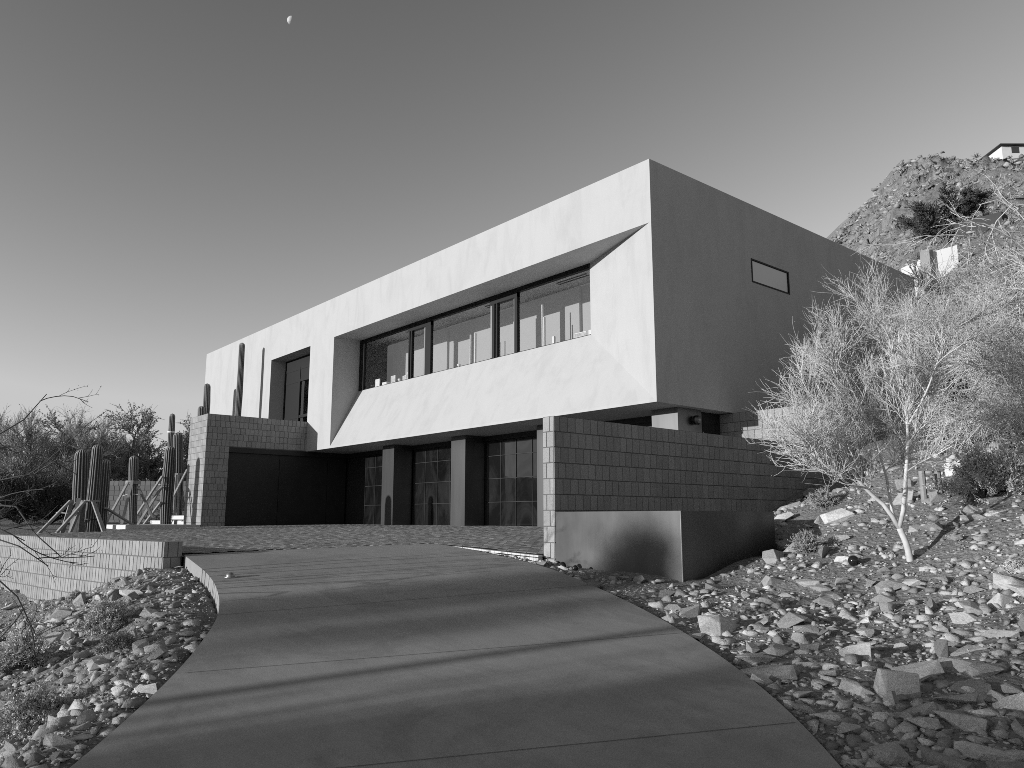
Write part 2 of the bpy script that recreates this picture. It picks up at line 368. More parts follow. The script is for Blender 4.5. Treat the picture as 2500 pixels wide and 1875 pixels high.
# driveway slab
def drive_mesh():
    n = len(DL); K = 22; V = []; 
    for i in range(n):
        for k in range(K+1):
            t = k/K; S = DL[i,0]*(1-t)+DR[i,0]*t; D = DL[i,1]*(1-t)+DR[i,1]*t; X,Y = xy(S,D); V.append((X,Y,float(zdrive(D))))
    top = len(V); F = []
    for i in range(n-1):
        for k in range(K):
            a = i*(K+1)+k; F.append((a, a+K+1, a+K+2, a+1))
    def skirt(ids):
        b = len(V)
        for q in ids: V.append((V[q][0], V[q][1], V[q][2]-.32))
        for j in range(len(ids)-1): F.append((ids[j], ids[j+1], b+j+1, b+j))
    skirt([i*(K+1) for i in range(n)]); skirt([i*(K+1)+K for i in range(n)]); skirt(list(range(K+1)))
    me = bpy.data.meshes.new('driveway'); me.from_pydata(V, [], F); bm = bmesh.new(); bm.from_mesh(me)
    bmesh.ops.recalc_face_normals(bm, faces=bm.faces); bm.to_mesh(me); bm.free()
    nb = len(me.polygons)
    # saw-cut joints: thin dark strips let into the surface
    return link('driveway', me, [M['concrete'], M['joint']])
dv = drive_mesh(); tag(dv, kind='structure')
jm = MB()
for (a, b) in (((-2.72,8.79),(-.1,10.15)), ((-2.55,7.06),(1.0,8.45)), ((-2.16,5.43),(1.5,6.5)), ((-2.1,3.66),(1.55,4.55)), ((-3.3,8.88+.25),(-2.8,9.05))):
    n = 24; pts = []
    for i in range(n+1):
        t = i/n; S = a[0]+(b[0]-a[0])*t; D = a[1]+(b[1]-a[1])*t; X, Y = xy(S, D); pts.append((X, Y, float(zdrive(D))+.003))
    dx = pts[-1][0]-pts[0][0]; dy = pts[-1][1]-pts[0][1]; L = math.hypot(dx, dy); nx, ny = -dy/L*.003, dx/L*.003
    for i in range(n):
        p, q = pts[i], pts[i+1]; jm.face([(p[0]-nx,p[1]-ny,p[2]),(q[0]-nx,q[1]-ny,q[2]),(q[0]+nx,q[1]+ny,q[2]),(p[0]+nx,p[1]+ny,p[2])])
jo = jm.build('driveway_joint', M['joint']); tag(jo, kind='structure')

# paved court
V = []; F = []; MI = []; TN = []
prng = np.random.default_rng(44); a_ = R(0.0); pl, pw, gp = .205, .105, .006
xs = []; yy = 2.0; k = 0
while yy < 14.5:
    xx = -25.2 + (pl/2 if k % 2 else 0)
    while xx < -7.4: xs.append((xx, yy)); xx += pl
    yy += pw; k += 1
pts = np.array(xs); cx = pts[:,0]+pl/2; cy = pts[:,1]+pw/2; cS, cD = sd(cx, cy)
okp = inside(PAVE, cS, cD) & (pdist(PAVE, cS, cD) > .045)
okb = inside(PAVE, cS, cD) | (pdist(PAVE, cS, cD) < .14)
for x, y in pts[okb]:
    b = len(V)
    for u, v_ in ((x,y),(x+pl,y),(x+pl,y+pw),(x,y+pw)): V.append((u, v_, float(zpave(u, v_))-.012))
    F.append((b,b+1,b+2,b+3)); MI.append(1); TN.append(.5)
for x, y in pts[okp]:
    tx, ty, dz_ = prng.normal(0,.007), prng.normal(0,.007), prng.normal(0,.0008); tn = prng.random(); x0, x1, y0, y1 = x+gp/2, x+pl-gp/2, y+gp/2, y+pw-gp/2
    b = len(V); z0 = float(zpave(x+pl/2, y+pw/2)); gx = (float(zpave(x1,y))-float(zpave(x0,y)))/(x1-x0); gy = (float(zpave(x,y1))-float(zpave(x,y0)))/(y1-y0)
    e = .006
    for (u, v_, h) in ((x0,y0,-.006),(x1,y0,-.006),(x1,y1,-.006),(x0,y1,-.006),(x0+e,y0+e,0),(x1-e,y0+e,0),(x1-e,y1-e,0),(x0+e,y1-e,0)):
        V.append((u, v_, z0+.014+h+dz_+(gx+tx)*(u-x-pl/2)+(gy+ty)*(v_-y-pw/2)))
    F.append((b+4,b+5,b+6,b+7)); MI.append(0); TN.append(tn)
    for q in range(4): r_ = (q+1)%4; F.append((b+q,b+r_,b+4+r_,b+4+q)); MI.append(0); TN.append(tn)
me2 = bpy.data.meshes.new('paved_court'); me2.from_pydata(V, [], F); me2.polygons.foreach_set('material_index', MI)
ca = me2.color_attributes.new('tone','FLOAT_COLOR','CORNER'); arr = []
for p_, c_ in zip(F, TN): arr += [c_,c_,c_,1.]*len(p_)
ca.data.foreach_set('color', arr); tag(link('paved_court', me2, [M['paver'], M['paver_joint']]), kind='structure')
# trench drain bands in front of the doors
dr = MB()
for y0, w in ((12.0,.10),(9.9,.05)):
    x0 = -24.7; x1 = -13.2 if y0 > 11 else -18.
    n = 40
    for i in range(n):
        a = x0+(x1-x0)*i/n; b = x0+(x1-x0)*(i+1)/n
        dr.face([(a,y0,float(zpave(a,y0))+.011),(b,y0,float(zpave(b,y0))+.011),(b,y0+w,float(zpave(b,y0+w))+.011),(a,y0+w,float(zpave(a,y0+w))+.011)])
tag(dr.build('drain_channel', M['dark_steel']), kind='structure')
# pale edging of the court beside the driveway
ed = MB()
E = [(-9.5,6.985),(-9.0,6.965),(-8.6,6.93),(-8.01,6.88),(-7.47,6.86)]
for (x0,y0),(x1,y1) in zip(E[:-1], E[1:]):
    n = 6
    for i in range(n):
        a = (x0+(x1-x0)*i/n, y0+(y1-y0)*i/n); b = (x0+(x1-x0)*(i+.94)/n, y0+(y1-y0)*(i+.94)/n)
        za = float(zpave(*a))-.045; zb = float(zpave(*b))-.045
        ed.obox((a[0],a[1]-.04,za),(b[0],b[1]-.04,zb), .07, .10)
tag(ed.build('paver_edging', M['step_concrete']), kind='structure')

# ------------------------------------------------------------------ masonry
def blocks(mb, o, u, nrm, length, z0, z1, zref, course=.2, w=.135, gap=.008, jit=.003, end_caps=False, seed=0, zlow=None):
    """courses of scored blocks standing 8 mm proud of the core, on the face through o along u"""
    rd = random.Random(seed); o = Vector(o); u = Vector(u).normalized(); nv = Vector(nrm).normalized(); up = Vector((0,0,1))
    k = 0; zt_ = zref
    while zt_ > z0 + .02:
        zb = max(zt_-course, z0)
        if zt_ <= z1 + 1e-6:
            x = -rd.random()*w
            while x < length - 1e-3:
                ww = w*(1 + rd.uniform(-.10,.10)); a = max(x, 0)+gap/2*(x > 0); b = min(x+ww, length)-gap/2*(x+ww < length)
                x += ww
                if b-a < .012: continue
                if zlow and zlow((a+b)/2) > zt_: continue
                d = .008 + rd.uniform(0, jit); c = rd.random(); e = .004
                h0 = zb + gap/2; h1 = zt_ - gap/2*(k > 0)
                P = lambda s, h, n_: o + u*s + up*h + nv*n_
                fr = [P(a+e,h0+e,d),P(b-e,h0+e,d),P(b-e,h1-e,d),P(a+e,h1-e,d)]; bk = [P(a,h0,0),P(b,h0,0),P(b,h1,0),P(a,h1,0)]
                mb.face(fr, 0, c)
                for q in range(4):
                    r = (q+1)%4; mb.face([bk[q],bk[r],fr[r],fr[q]], 0, c)
        zt_ -= course; k += 1

# retaining wall along the court (thing)
rw = MB(); WX, WY, WT = -7.29, 6.9, 2.905
rw.box((WX-.2, WY, .4), (WX, 22, WT-.004), 1)
rw.face([(WX-.206,WY-.006,WT),(WX+.006,WY-.006,WT),(WX+.006,22,WT),(WX-.206,22,WT)], 0, .6)
blocks(rw, (WX, WY-.008, 0), (0,1,0), (1,0,0), 15, .5, WT, WT, seed=3)
blocks(rw, (WX-.2, 22, 0), (0,-1,0), (-1,0,0), 15.1, 1.0, WT, WT, seed=4)
rd = random.Random(5); zz = WT; k = 0
while zz > .85:                                     # the end face: one wide and one narrow half, swapping sides
    w0 = .128 if k % 2 == 0 else .068
    for a, b in ((0, w0), (w0, .2)):
        e = .004; A = WX-.2+a+(.003 if a else 0); B = WX-.2+b-(.003 if b < .2 else 0); y = WY-.010-rd.random()*.002; h0 = zz-.196; h1 = zz-.002; c = rd.random()
        fr = [(A+e,y,h0+e),(B-e,y,h0+e),(B-e,y,h1-e),(A+e,y,h1-e)]; bk = [(A,WY,h0),(B,WY,h0),(B,WY,h1),(A,WY,h1)]
        rw.face(fr,0,c)
        for q in range(4): rw.face([bk[q],bk[(q+1)%4],fr[(q+1)%4],fr[q]],0,c)
    zz -= .2; k += 1
o = rw.build('block_wall', [M['block'], M['mortar']], colors=True)
tag(o, 'long grey concrete block retaining wall with a sunlit narrow end beside the driveway', 'wall')
# stepped end wall closing the side passage
ew = MB(); ew.box((-10.4,14.56,1.1),(-7.30,14.76,3.846),1); ew.box((-7.51,14.77,1.1),(-7.30,23,3.896),1)
ew.face([(-9.7,14.555,3.852),(-7.28,14.555,3.852),(-7.28,14.77,3.852),(-9.7,14.77,3.852)],0,.6)
blocks(ew, (-10.4,14.56,0),(1,0,0),(0,-1,0), 3.10, 1.2, 3.85, 3.85, w=.17, seed=8); blocks(ew, (-7.30,14.55,0),(0,1,0),(1,0,0), 8.4, 2.0, 3.85, 3.85, seed=9)
tag(ew.build('block_wall', [M['block'], M['mortar']], colors=True), 'pale sunlit block wall closing the passage below the side of the white house, behind the bright shrubby tree', 'wall')
# low curved wall on the left
lw = MB(); th = .25; LT = 1.31
for i in range(len(LW)-1):
    (x0,y0),(x1,y1) = LW[i], LW[i+1]; u = Vector((x1-x0,y1-y0,0)); L = u.length; u.normalize(); nb = Vector((-u.y,u.x,0))
    if nb.y > 0: nb = -nb
    a = Vector((x0,y0-.17,0)); b = Vector((x1,y1-.17,0))
    P = [a, b, b-nb*th, a-nb*th]
    for q in range(4):
        p, r = P[q], P[(q+1)%4]; lw.face([(p.x,p.y,-.4),(r.x,r.y,-.4),(r.x,r.y,LT-.004),(p.x,p.y,LT-.004)],1)
    lw.face([(p.x,p.y,LT) for p in P],0,.7)
    blocks(lw, (a.x,a.y,0), u, nb, L, -.3, LT, LT, w=.105, seed=20+i)
    if i == 0: blocks(lw, (P[3].x,P[3].y,0), (P[0]-P[3]), -u, th, .3, LT, LT, w=.14, seed=30)
tag(lw.build('low_block_wall', [M['block'], M['mortar']], colors=True), 'low curved sunlit block wall along the left edge of the paved court', 'wall')
# wall far behind the cacti
bw = MB(); p0 = Vector((-36.9,7.4,0)); p1 = Vector((-33.0,12.2,0)); u = (p1-p0).normalized(); nb = Vector((u.y,-u.x,0))
if nb.dot(Vector((1,-.6,0))) < 0: nb = -nb
L = (p1-p0).length; q = [p0, p1, p1-nb*.2, p0-nb*.2]
for k in range(4): a, b = q[k], q[(k+1)%4]; bw.face([(a.x,a.y,1.0),(b.x,b.y,1.0),(b.x,b.y,3.14),(a.x,a.y,3.14)],1)
bw.face([(a.x,a.y,3.146) for a in q],0,.5); blocks(bw, p0, u, nb, L, 1.1, 3.15, 3.15, w=.22, gap=.016, seed=40)
tag(bw.build('block_wall', [M['block_far'], M['mortar']], colors=True), 'grey block wall in the left background behind the strapped saguaros', 'wall')
# steel stop at the far end of the low wall
sp = MB(); sp.box((-18.72,2.16,.5),(-18.56,2.22,1.30)); sp.box((-18.74,2.22,.5),(-18.54,2.24,1.315))
tag(sp.build('steel_post', M['dark_steel']), 'flat dark steel post standing against the low block wall at the left edge', 'post')

# ------------------------------------------------------------------ the house
H = empty('modern_house', (-20, 13, 1.4), 'white stucco box house with a long recessed window, cantilevered over dark garage doors', 'house')
YF, XR, XL, ZB, ZT, YB = 12.0, -9.75, -35.43, 3.86, 8.93, 24.57
fc = MB()
def ff(x0,x1,z0,z1): fc.face([(x0,YF,z0),(x1,YF,z0),(x1,YF,z1),(x0,YF,z1)])
A0,A1,B0,B1 = -28.26,-24.99,-23.26,-9.80
ff(XL,A0,ZB,ZT); ff(A0,A1,7.55,ZT); ff(A0,A1,ZB,4.7); ff(A1,B0,ZB,ZT); ff(B0,B1,7.56,ZT); ff(B0,B1,ZB,3.92); ff(B1,XR,ZB,ZT)
o_ = [(B0,YF,3.92),(B1,YF,3.92),(B1,YF,7.56),(B0,YF,7.56)]; i_ = [(-23.28,13.0,5.84),(-12.45,13.0,5.84),(-12.45,13.0,7.58),(-23.28,13.0,7.58)]
for k in range(4): fc.face([o_[k], o_[(k+1)%4], i_[(k+1)%4], i_[k]])
o2 = [(A0,YF,4.7),(A1,YF,4.7),(A1,YF,7.55),(A0,YF,7.55)]; i2 = [(-28.26,12.62,4.7),(-25.0,12.62,4.7),(-25.0,12.62,7.55),(-28.26,12.62,7.55)]
for k in (0,2,3): fc.face([o2[k], o2[(k+1)%4], i2[(k+1)%4], i2[k]])
rp = MB(); rp.face([o2[1], o2[2], i2[2], i2[1]]); rp.build('recess_bounce_blocker', M['dark_steel'], H)  # unseen right reveal made dark, added to stop sun bouncing into the recess
sy0,sy1,sz0,sz1 = 15.57,17.2,7.0,7.575
def fs(y0,y1,z0,z1): fc.face([(XR,y0,z0),(XR,y1,z0),(XR,y1,z1),(XR,y0,z1)])
fs(YF,sy0,ZB,ZT); fs(sy0,sy1,ZB,sz0); fs(sy0,sy1,sz1,ZT); fs(sy1,YB,ZB,ZT)
for p, q in (((sy0,sz0),(sy1,sz0)),((sy1,sz0),(sy1,sz1)),((sy1,sz1),(sy0,sz1)),((sy0,sz1),(sy0,sz0))):
    fc.face([(XR,p[0],p[1]),(XR,q[0],q[1]),(XR-.12,q[0],q[1]),(XR-.12,p[0],p[1])])
fc.face([(XR,YB,ZB),(XL,YB,ZB),(XL,YB,ZT),(XR,YB,ZT)]); fc.face([(XL,YB,ZB),(XL,YF,ZB),(XL,YF,ZT),(XL,YB,ZT)])
# parapet and roof deck
fc.face([(XL,YF,ZT),(XR,YF,ZT),(XR-.3,YF+.3,ZT),(XL+.3,YF+.3,ZT)]); fc.face([(XR,YF,ZT),(XR,YB,ZT),(XR-.3,YB-.3,ZT),(XR-.3,YF+.3,ZT)])
fc.face([(XR,YB,ZT),(XL,YB,ZT),(XL+.3,YB-.3,ZT),(XR-.3,YB-.3,ZT)]); fc.face([(XL,YB,ZT),(XL,YF,ZT),(XL+.3,YF+.3,ZT),(XL+.3,YB-.3,ZT)])
fc.build('upper_wall', M['stucco'], H)
rf = MB(); rf.box((XL+.3,YF+.3,8.3),(XR-.3,YB-.3,8.55)); rf.build('roof', M['soffit'], H)
so = MB(); so.face([(XL,YF+.001,ZB+.001),(XR-.001,YF+.001,ZB+.001),(XR-.001,YB,ZB+.001),(XL,YB,ZB+.001)]); so.build('soffit', M['soffit'], H)
# ground floor: dark walls behind the doors and along the passage
gf = MB(); YD = 13.6
gf.box((-25.4,YD+.06,1.2),(-10.1,YD+.2,3.858)); gf.box((-10.24,YD+.2,1.2),(-10.1,14.56,3.858))
gf.build('lower_wall', M['dark_steel'], H)
hd = MB(); hd.box((-25.0,YD-.02,3.72),(-10.1,YD+.055,3.856)); hd.build('door_header', M['dark_steel'], H)
ROWS = [1.41,2.045,2.68,3.30,3.70]
def garage_door(x0, cols, step):
    x1 = x0+cols*step
    fr = MB()
    for i in range(cols+1): fr.box((x0+i*step-.007,YD-.012,1.40),(x0+i*step+.007,YD+.03,3.715))
    for z in ROWS: fr.box((x0-.011,YD-.014,z-.007),(x1+.011,YD+.028,z+.007))
    d = fr.build('garage_door', M['light_metal_dim'], H)
    for i in range(cols):
        for j in range(4):
            pn = MB(); pn.box((x0+i*step+.012,YD+.006,ROWS[j]+.011),(x0+(i+1)*step-.012,YD+.02,ROWS[j+1]-.011)); pn.build('pane', M['door_glass'], d)
    return d
t = NT('door_rail_metal'); t.set(Metallic=.6, Roughness=.5); t.b.inputs['Base Color'].default_value = g(.04); M['light_metal_dim'] = t.m
garage_door(-23.69, 4, .643); garage_door(-20.73, 5, .643); garage_door(-17.12, 5, .643)
for x0, x1 in ((-21.46,-20.79),(-17.80,-17.15),(-14.24,-13.58),(-10.63,-9.95)):
    cl = MB(); cl.box((x0,12.9,1.36),(x1,YD-.025 if x1 < -10 else YD+.1,ZB-.003)); cl.build('column', M['column'], H)
# passage side: lamp and door
lm = MB(); lm.tube([(-9.944,13.42,3.62),(-9.90,13.42,3.62),(-9.84,13.42,3.62),(-9.80,13.42,3.62)], [.085,.10,.10,.075], 24); lp = lm.build('wall_lamp', M['black_gloss'], H, smooth=False)
le = MB(); le.tube([(-9.799,13.42,3.62),(-9.788,13.42,3.62)], [.035,.025], 16); le.build('lens', M['light_metal'], lp)
sdoor = MB(); sdoor.box((-10.099,13.78,1.3),(-10.06,14.5,3.75)); sdr = sdoor.build('side_door', M['black_gloss'], H)
hb = MB(); hb.box((-10.058,13.84,3.25),(-10.03,13.88,3.42)); hb.build('handle', M['light_metal'], sdr)
# brick wing on the left
WXR, WYF, WZ = -24.98, 8.62, 4.88
wg = MB()
wg.box((-26.56,WYF,.9),(WXR,9.36,WZ-.004),1); wg.box((-26.56,9.36,3.86),(WXR,YF-.002,WZ-.004),1); wg.box((-26.56,9.36,.9),(-25.12,YD,3.858),1)
wg.box((-33.5,11.2,.9),(-26.56,11.98,WZ-.3),1)
wg.face([(-26.57,WYF-.008,WZ),(WXR+.008,WYF-.008,WZ),(WXR+.008,YF-.003,WZ),(-26.57,YF-.003,WZ)],0,.5)
blocks(wg,(-26.56,WYF,0),(1,0,0),(0,-1,0),1.585,1.1,WZ,WZ,w=.105,seed=50)
blocks(wg,(WXR,WYF-.008,0),(0,1,0),(1,0,0),.75,1.1,WZ,WZ,w=.15,seed=51)
blocks(wg,(WXR,9.362,0),(0,1,0),(1,0,0),YF-9.365,3.88,WZ,WZ,w=.15,seed=52)
wg.build('brick_wing', [M['block'],M['mortar']], H, colors=True)
dw = MB(); dw.box((-25.10,9.37,1.38),(-25.05,11.10,3.80)); dw.box((-25.10,11.115,1.38),(-25.05,12.86,3.80)); dw.box((-25.10,12.875,1.38),(-25.05,13.58,3.80))
wd = dw.build('wing_door', M['dark_steel'], H)
dl = MB(); dl.box((-25.12,9.362,3.70),(-24.974,11.995,3.862)); dl.box((-25.12,12.0,3.70),(-24.974,13.58,3.855)); dl.build('lintel', M['dark_steel'], wd)
# left window in the small recess
wf = MB()
for x in (-28.2,-26.95,-25.26): wf.box((x-.05,12.56,4.7),(x+.05,12.66,7.17))
for z in (4.75,5.30,6.66,7.12): wf.box((-28.24,12.57,z-.05),(-25.21,12.65,z+.05))
wf.box((-28.25,12.58,7.16),(-25.01,12.66,7.545)); wf.box((-25.24,12.58,4.7),(-25.01,12.66,7.17)); wf.box((-28.2,12.58,6.7),(-25.25,12.64,7.1)); wf.box((-28.2,12.58,4.8),(-26.95,12.62,6.7))
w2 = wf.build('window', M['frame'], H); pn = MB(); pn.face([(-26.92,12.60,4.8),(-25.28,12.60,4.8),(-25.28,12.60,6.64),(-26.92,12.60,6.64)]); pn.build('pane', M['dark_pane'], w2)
rm = MB(); rm.box((-28.2,15.5,4.7),(-24.5,15.6,7.6)); rm.build('inner_room_wall', M['inside_wall'], H)
# side window
wf = MB()
for y in (sy0+.02,sy1-.02): wf.box((XR-.07,y-.02,sz0),(XR+.012,y+.02,sz1))
for z in (sz0+.018,sz1-.018): wf.box((XR-.068,sy0,z-.018),(XR+.010,sy1,z+.018))
w3 = wf.build('window', M['frame'], H); pn = MB(); pn.box((XR-.02,sy0+.04,sz0+.036),(XR-.01,sy1-.04,sz1-.036)); pn.build('pane', M['side_pane'] if 'side_pane' in M else M['door_glass'], w3)
# long window: frame, light sash edges, panes
wf = MB(); Y0, Y1 = 12.985, 13.09
for x0, x1 in ((-23.28,-22.98),(-20.25,-20.19),(-20.13,-20.07),(-19.33,-19.04),(-16.12,-16.02),(-15.95,-15.90),(-15.19,-15.08)): wf.box((x0,Y0,5.84),(x1,Y1,7.46))
wf.box((-23.28,Y0-.002,7.46),(-12.45,Y1,7.58)); wf.box((-20.3,Y0-.004,7.34),(-19.04,Y1-.002,7.461)); wf.box((-16.2,Y0-.004,7.34),(-15.08,Y1-.002,7.461)); wf.box((-23.28,Y0+.03,5.82),(-12.45,Y1,5.86))
w1 = wf.build('window', M['frame'], H)
for x0, x1 in ((-20.30,-20.255),(-20.185,-20.135),(-19.46,-19.335),(-16.25,-16.125),(-16.015,-15.955),(-15.27,-15.195)):
    sh = MB(); sh.box((x0+.008,Y0+.045,5.88),(x1-.008,Y0+.075,7.33)); sh.build('sash', M['light_metal'], w1)

for x0, x1 in ((-22.98,-20.30),(-20.07,-19.46),(-19.04,-16.25),(-15.90,-15.27),(-15.08,-12.45)):
    pn = MB(); pn.face([(x0,13.03,5.86),(x1,13.03,5.86),(x1,13.03,7.46),(x0,13.03,7.46)]); pn.build('pane', M['pane'], w1)
# room behind the long window
rm = MB(); YI = 14.5
rm.face([(-25.0,YI,5.4),(-12.0,YI,5.4),(-12.0,YI,7.72),(-25.0,YI,7.72)]); rm.face([(-25.0,13.1,5.4),(-25.0,YI,5.4),(-25.0,YI,7.72),(-25.0,13.1,7.72)])
rm.face([(-12.0,13.1,5.4),(-12.0,YI,5.4),(-12.0,YI,7.72),(-12.0,13.1,7.72)]); rm.face([(-25.0,13.1,5.5),(-12,13.1,5.5),(-12,YI,5.5),(-25.0,YI,5.5)])
rm.box((-23.2,14.42,5.5),(-20.2,14.49,7.69)); rm.box((-18.9,14.36,5.5),(-17.9,14.49,7.69)); rm.box((-16.9,14.40,5.5),(-14.2,14.49,7.69))
rm.build('inner_room_wall', M['inside_wall'], H)
ce = MB(); ce.face([(-25.0,13.1,7.70),(-12.0,13.1,7.70),(-12.0,YI,7.70),(-25.0,YI,7.70)]); ce.build('inner_ceiling', M['inside_ceiling'], H)
dk = MB(); dk.box((-23.95,14.43,5.5),(-23.6,14.49,7.3)); dk.build('inner_door', M['inside_dark'], H)
for x0 in (-21.6,-17.4,-14.4):
    vt = MB(); vt.box((x0,13.75,7.685),(x0+1.1,13.79,7.699)); vt.box((x0-.05,13.88,7.685),(x0+1.05,13.92,7.699)); vt.build('ceiling_vent', M['inside_dark'], H)
for x0, zt_ in ((-17.85,6.9),(-17.62,6.9),(-14.75,7.15),(-14.68,6.8)):
    bl = MB(); bl.box((x0,13.55,5.5),(x0+.03,13.60,zt_)); bl.build('white_strip', M['white'], H)  # slim white upright strips standing behind the glass
M['sill'] = simple('sill_stone', .5, .7); sl = MB(); sl.box((-23.55,13.10,5.45),(-12.05,13.42,5.86)); sl.build('window_sill', M['sill'], H)

# small things on the sill
def sill_item(name, label, cat, x, w, h, d=.03, mat='paper', tilt=.12, frame=False, y=13.2):
    mb = MB(); z = 5.862
    if frame:
        e = empty(name, (x, y, z), label, cat, 'things standing on the long window sill')
        a = MB()
        for p, q in (((x-w/2,0),(x-w/2+.015,h)),((x+w/2-.015,0),(x+w/2,h)),((x-w/2+.015,0),(x+w/2-.015,.015)),((x-w/2+.015,h-.015),(x+w/2-.015,h))): a.box((p[0],y,z+p[1]),(q[0],y+.02,z+q[1]))
        a.build('frame', M['white'], e); b = MB(); b.box((x-w/2+.015,y+.006,z+.015),(x+w/2-.015,y+.016,z+h-.015)); b.build('picture', M['leaf_pale'], e); return
    mb.box((x-w/2,y,z),(x+w/2,y+d,z+h)); o = mb.build(name, M[mat]); tag(o, label, cat, 'things standing on the long window sill')
# ITEMS
sill_item('card', 'tall blank white card standing near the left end of the long window sill', 'card', -22.42, .27, .30)
sill_item('box', 'small white box on the window sill just right of the tall blank card', 'box', -21.98, .27, .14, .12)
sill_item('picture_frame', 'pale upright picture frame third from the left on the window sill', 'picture frame', -21.45, .26, .28, frame=True)
sill_item('picture_frame', 'squat picture frame left of a taller one beside the first window sash', 'picture frame', -20.78, .2, .19, frame=True)
sill_item('picture_frame', 'narrow tall picture frame against the first window sash', 'picture frame', -20.56, .17, .27, frame=True)
sill_item('picture_frame', 'wide low picture frame near the right end of the long window', 'picture frame', -13.0, .42, .17, frame=True)
sill_item('box', 'white box in the right corner of the long window sill', 'box', -12.66, .12, .17, .1)
sill_item('box', 'slim pale block on the sill in the middle of the right window pane', 'box', -13.95, .06, .24, .06)
def lathe(mb, c, prof, n=20, mi=0):
    r0 = len(mb.v)
    for r, z in prof:
        for k in range(n):
            t = 2*math.pi*k/n; mb.v.append((c[0]+r*math.cos(t), c[1]+r*math.sin(t), c[2]+z))
    for i in range(len(prof)-1):
        for k in range(n):
            a = r0+i*n+k; b = r0+i*n+(k+1)%n; mb.f.append((a,b,b+n,a+n)); mb.m.append(mi); mb.c.append(.5)
b = MB(); lathe(b, (-22.72,13.26,5.862), [(.0,0),(.06,0),(.13,.06),(.15,.11),(.12,.14),(.0,.145)]); tag(b.build('bowl', M['black_gloss'], smooth=True), 'dark round bowl at the far left end of the long window sill', 'bowl', 'things standing on the long window sill')
for x, lab in ((-21.12,'small white ornament between two picture frames on the left of the sill'),(-17.95,'tiny white ornament alone on the sill in the middle window pane')):
    b = MB(); lathe(b, (x,13.24,5.862), [(.0,0),(.05,0),(.055,.02),(.02,.05),(.03,.08),(.06,.11),(.045,.14),(0,.15)], 12); tag(b.build('ornament', M['paper'], smooth=True), lab, 'ornament', 'things standing on the long window sill')

# ------------------------------------------------------------------ steel planter
PX0, PX1, PY0, PY1, PZ = -7.275, -5.33, 6.9, 8.72, 1.685
pe = empty('steel_planter', (-6.3,7.8,.9), 'blackened sheet steel planter box against the block wall', 'planter')
pm = MB(); tk = .012
pm.box((PX0,PY0,.4),(PX1,PY0+tk,PZ)); pm.box((PX1-tk,PY0+tk+.001,.4),(PX1,PY1,PZ)); pm.box((PX0,PY1-tk,.4),(PX1-tk-.001,PY1-.001,PZ)); pm.build('panel', M['sheet_steel'], pe)
pr = MB(); pr.tube([(PX1-.004,PY0+.003,.4),(PX1-.004,PY0+.003,PZ)], .007, 8); pr.build('welded_corner', M['light_metal'], pe)
ps = MB(); ps.face([(PX0,PY0+tk,PZ-.1),(PX1-tk,PY0+tk,PZ-.1),(PX1-tk,PY1-tk,PZ-.1),(PX0,PY1-tk,PZ-.1)]); ps.build('soil', M['soil'], pe)

# ------------------------------------------------------------------ steps by the wing and dome light
GST = 'floating concrete steps beside the brick wing'
def slab(p0, p1, w, h, label):
    m = MB(); m.obox(p0, p1, w, h); o = m.build('concrete_step', M['step_concrete']); bm = bmesh.new(); bm.from_mesh(o.data); bmesh.ops.remove_doubles(bm, verts=bm.verts, dist=1e-5); bmesh.ops.bevel(bm, geom=bm.edges[:], offset=.008, segments=2, affect='EDGES'); bm.to_mesh(o.data); bm.free(); tag(o, label, 'step', GST)
slab((-26.95,6.45,1.355),(-26.95,8.58,1.355), 4.1, .13, 'broad lowest pale concrete platform, partly in shade, at the foot of the brick wing')
slab((-31.0,9.1,1.47),(-26.65,9.1,1.47), .5, .14, 'middle pale concrete step just above the broad platform by the brick wing')
slab((-31.7,9.75,1.645),(-26.65,9.75,1.645), .5, .14, 'third pale concrete step from the bottom by the brick wing')
slab((-32.2,10.45,1.82),(-26.65,10.45,1.82), .5, .14, 'topmost pale concrete step half hidden by the brick wing')
dX, dY = -8.70, 3.36; dz = float(zdrive(sd(dX,dY)[1]))
e = empty('driveway_marker', (dX,dY,dz), 'small domed metal light fixture on the upper left of the driveway', 'light fixture')
b = MB(); lathe(b, (dX,dY,dz), [(.065,0),(.065,.008),(.055,.013),(.05,.013)], 28); b.build('base_ring', M['light_metal'], e, smooth=True)
b = MB(); lathe(b, (dX,dY,dz+.008), [(.05,0),(.048,.02),(.038,.036),(.02,.046),(0,.048)], 28); b.build('dome', M['light_metal'], e, smooth=True)
def globe(p, r, label):
    e = empty('globe_light', p, label, 'light fixture', 'dark globe lights among the rocks')
    b = MB(); lathe(b, (p[0],p[1],p[2]+r*.75), [(max(r*math.sin(R(a)),0), -r*math.cos(R(a))) for a in range(0,181,15)], 24); b.build('globe', M['black_gloss'], e, smooth=True)
    b = MB(); b.tube([(p[0],p[1],p[2]-.15),(p[0],p[1],p[2]+r*.2)], .02, 8); b.build('stem', M['dark_steel'], e)
